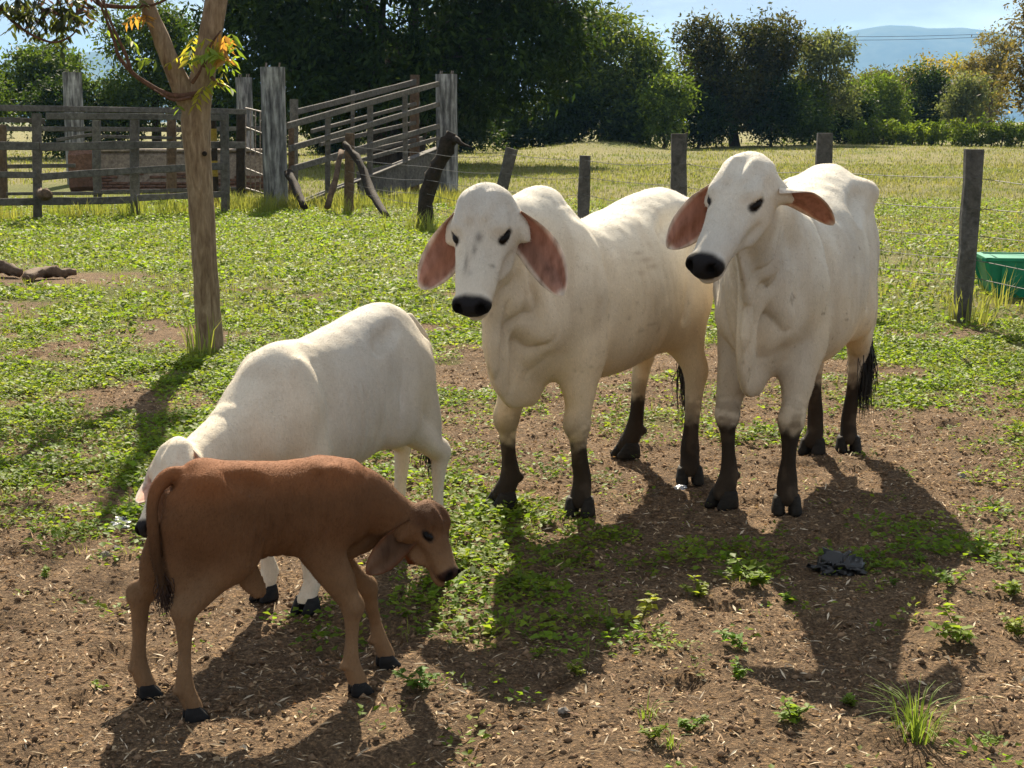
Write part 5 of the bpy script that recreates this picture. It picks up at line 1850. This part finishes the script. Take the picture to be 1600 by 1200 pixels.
def tub(L, W, H, t):
    o = [(-L * .5, -W * .5), (L * .5, -W * .5), (L * .5, W * .5), (-L * .5, W * .5)]
    prof = [(.90, 0.0), (.90, .0), (1.0, H - .035), (1.035, H - .03), (1.035, H), (1 - t, H), (1 - t, H - .012), (.9 - t, H - .012)]
    Vv = []
    for s_, z in prof:
        for x_, y_ in o:
            for dx, dy in ((.12, 0), (0, .12)) if x_ * y_ > 0 else ((0, .12), (.12, 0)):
                Vv.append((x_ * s_ * (1 - dx * .35), y_ * s_ * (1 - dy * .6), z))
    k = 8
    F = [(i * k + j, i * k + (j + 1) % k, (i + 1) * k + (j + 1) % k, (i + 1) * k + j) for i in range(len(prof) - 1) for j in range(k)]
    F += [tuple(range(k - 1, -1, -1)), tuple((len(prof) - 1) * k + j for j in range(k))]
    return np.array(Vv), F


v, f = tub(1.55, .70, .37, .05)
basin = mesh_obj('basin', v, f, GREENP, gt_)
for k in range(5):
    x_ = -.6 + k * .3
    v, f = plank((x_, -.333, .03), (x_, -.362, .30), .05, .018, k, (1, 0, 0), 1, 0)
    mesh_obj('rib', v, f, GREENP, basin)
tag(gt_, 'green plastic trough cut by the right edge behind the wire fence', 'trough')


# single weeds and seedlings standing clear of the rest
def weed_plant(px, py, h, nst, label, seed, yel=0.0, grp='single weeds in the foreground'):
    rng = np.random.default_rng(seed)
    g = ground_at(px, py)
    r = empty('weed_plant', (g[0], g[1], float(height(g[0], g[1])) - .003))
    st, cen, dr, nn_, cl = [], [], [], [], []
    for s_ in range(nst):
        a = rng.uniform(0, 6.28)
        tip = V(math.cos(a) * h * .9 * rng.uniform(.1, 1), math.sin(a) * h * .9 * rng.uniform(.1, 1), h * rng.uniform(.35, .95))
        mid = tip * .5 + V(0, 0, h * .06)
        st.append(tube_mesh([V(0, 0, 0), mid, tip], [.0022, .0018, .001], 5, 3))
        Q = catmull([V(0, 0, 0), mid, tip], 6)
        for k in range(3, len(Q)):
            for _ in range(2):
                an = rng.uniform(0, 6.28)
                cen.append(Q[k]); dr.append(V(math.cos(an), math.sin(an), rng.uniform(-.35, .45))); nn_.append(V(rng.normal(0, .3), rng.normal(0, .3), 1))
                cl.append((np.array([.11, .20, .03]) * (1 - yel) + np.array([.30, .30, .05]) * yel) * rng.uniform(.7, 1.35))
    v, f = join(st)
    mesh_obj('stem', v, f, STEM, r, True)
    L_ = h * .34 * rng.uniform(.6, 1.3, len(cen))
    P, F = cards(np.array(cen), np.array(dr), np.array(nn_), L_, L_ * .6)
    mesh_obj('leaves', P, F, WEED, r, False, np.repeat(np.array(cl), 4, 0))
    tag(r, label, 'weed', grp)


STEM = Mat('weed_stem').bsdf((.12, .11, .04), .7, None, .2)
for i, (px, py, h, n_, lab) in enumerate(((660, 1082, .085, 4, 'lone seedling standing in light right of the calf front hooves'), (1092, 930, .075, 5, 'low weed at the left edge of the right cow shadow'), (1180, 915, .11, 6, 'leafy weed left of the black plastic bag'), (1232, 940, .06, 4, 'small weed just below the black plastic bag'),
                                          (1490, 925, .07, 4, 'weed inside the tip of the shadow right of the bag'), (1585, 935, .075, 5, 'weed at the right edge below the shadow tip'), (1000, 975, .10, 3, 'thin yellow weed beside the lit gap of soil'), (1240, 1125, .08, 5, 'weed below the ear shadow in front'), (1500, 1010, .12, 4, 'straggly weed right of the head shadow'),
                                          (1150, 1060, .06, 4, 'small weed left of the ear shadow in front'), (1165, 1010, .09, 2, 'thin stalked weed on lit soil, left of the long shadow'), (1590, 1000, .08, 6, 'bushy weed at the right edge in front'), (1330, 1105, .05, 5, 'dark green weed inside the head shadow'), (955, 985, .05, 3, 'tiny weed in front of the middle shadow'),
                                          (1080, 1140, .06, 4, 'weed in the front middle, on lit soil'), (1020, 1165, .05, 4, 'weed close to the bottom edge, in the middle'), (845, 1030, .035, 3, 'tiny bright seedling inside the middle shadow'), (70, 900, .05, 4, 'weed at left, before the grazing heifer'), (150, 1070, .04, 3, 'tiny weed left of the calf hind hooves'),
                                          (1440, 880, .05, 4, 'weed in shade right of the bag'), (1395, 920, .04, 3, 'tiny weed under the bag, to the right'), (905, 1060, .05, 6, 'dark weed clump in the front shadow'), (1550, 1150, .05, 4, 'weed in the bottom right corner'))):
    weed_plant(px, py, h, n_, lab, 300 + i, [0, .5, .2, .1, .1, .3, .7, .2, .3, .1][i % 10])

# grass tuft in front
r_ = np.random.default_rng(44)
for px, py, nb, h, lab in ((1430, 1150, 80, .15, 'green grass tuft with arching blades near the bottom right'), (1010, 1120, 14, .07, 'thin grass tuft near the bottom, in the middle'), (1050, 1170, 16, .06, 'pale grass tuft at the bottom edge')):
    g = ground_at(px, py)
    n_ = nb
    th = r_.uniform(0, 6.28, n_)
    Vv, Ff = [], []
    for k in range(n_):
        o2 = V(math.cos(th[k]), math.sin(th[k]), 0)
        b0 = o2 * r_.uniform(0, .06 if nb > 40 else .03)
        hh, ln = h * r_.uniform(.5, 1.2), r_.uniform(.3, 1.3)
        pts = catmull([b0, b0 + V(0, 0, hh * .6) + o2 * hh * ln * .3, b0 + V(0, 0, hh * (1 - .35 * ln)) + o2 * hh * ln], 3)
        sd = V(-o2[1], o2[0], 0)
        s0 = len(Vv)
        for i, p in enumerate(pts):
            w_ = .0026 * (1 - .9 * i / (len(pts) - 1))
            Vv += [p - sd * w_, p + sd * w_]
        Ff += [(s0 + 2 * i, s0 + 2 * i + 1, s0 + 2 * i + 3, s0 + 2 * i + 2) for i in range(len(pts) - 1)]
    C = np.array([.15, .22, .04])[None] * r_.uniform(.7, 1.4, (len(Vv), 1))
    o = mesh_obj('grass_tuft', Vv, Ff, BLADE, None, True, C)
    o.location = (g[0], g[1], float(height(g[0], g[1])) - .003)
    tag(o, lab, 'grass tuft')

# power lines across the sky at right
CABLE = Mat('black_cable').bsdf((.03, .03, .03), .6, None, .3)
for k, (ya, yb) in enumerate(((42, 54), (46, 60))):
    pw = at(1180, yb, 130); pe = at(1720, ya, 120)
    pts = [pw + (pe - pw) * t + V(0, 0, -.4 * 4 * t * (1 - t)) for t in np.linspace(0, 1, 9)]
    v, f = tube_mesh(pts, [.016] * 9, 4, 2, 0, 0, False)
    o = mesh_obj('power_cable', v, f, CABLE)
    tag(o, ['upper thin cable crossing the sky before the mountain', 'lower thin cable crossing the sky before the mountain'][k], 'cable', 'power cables')
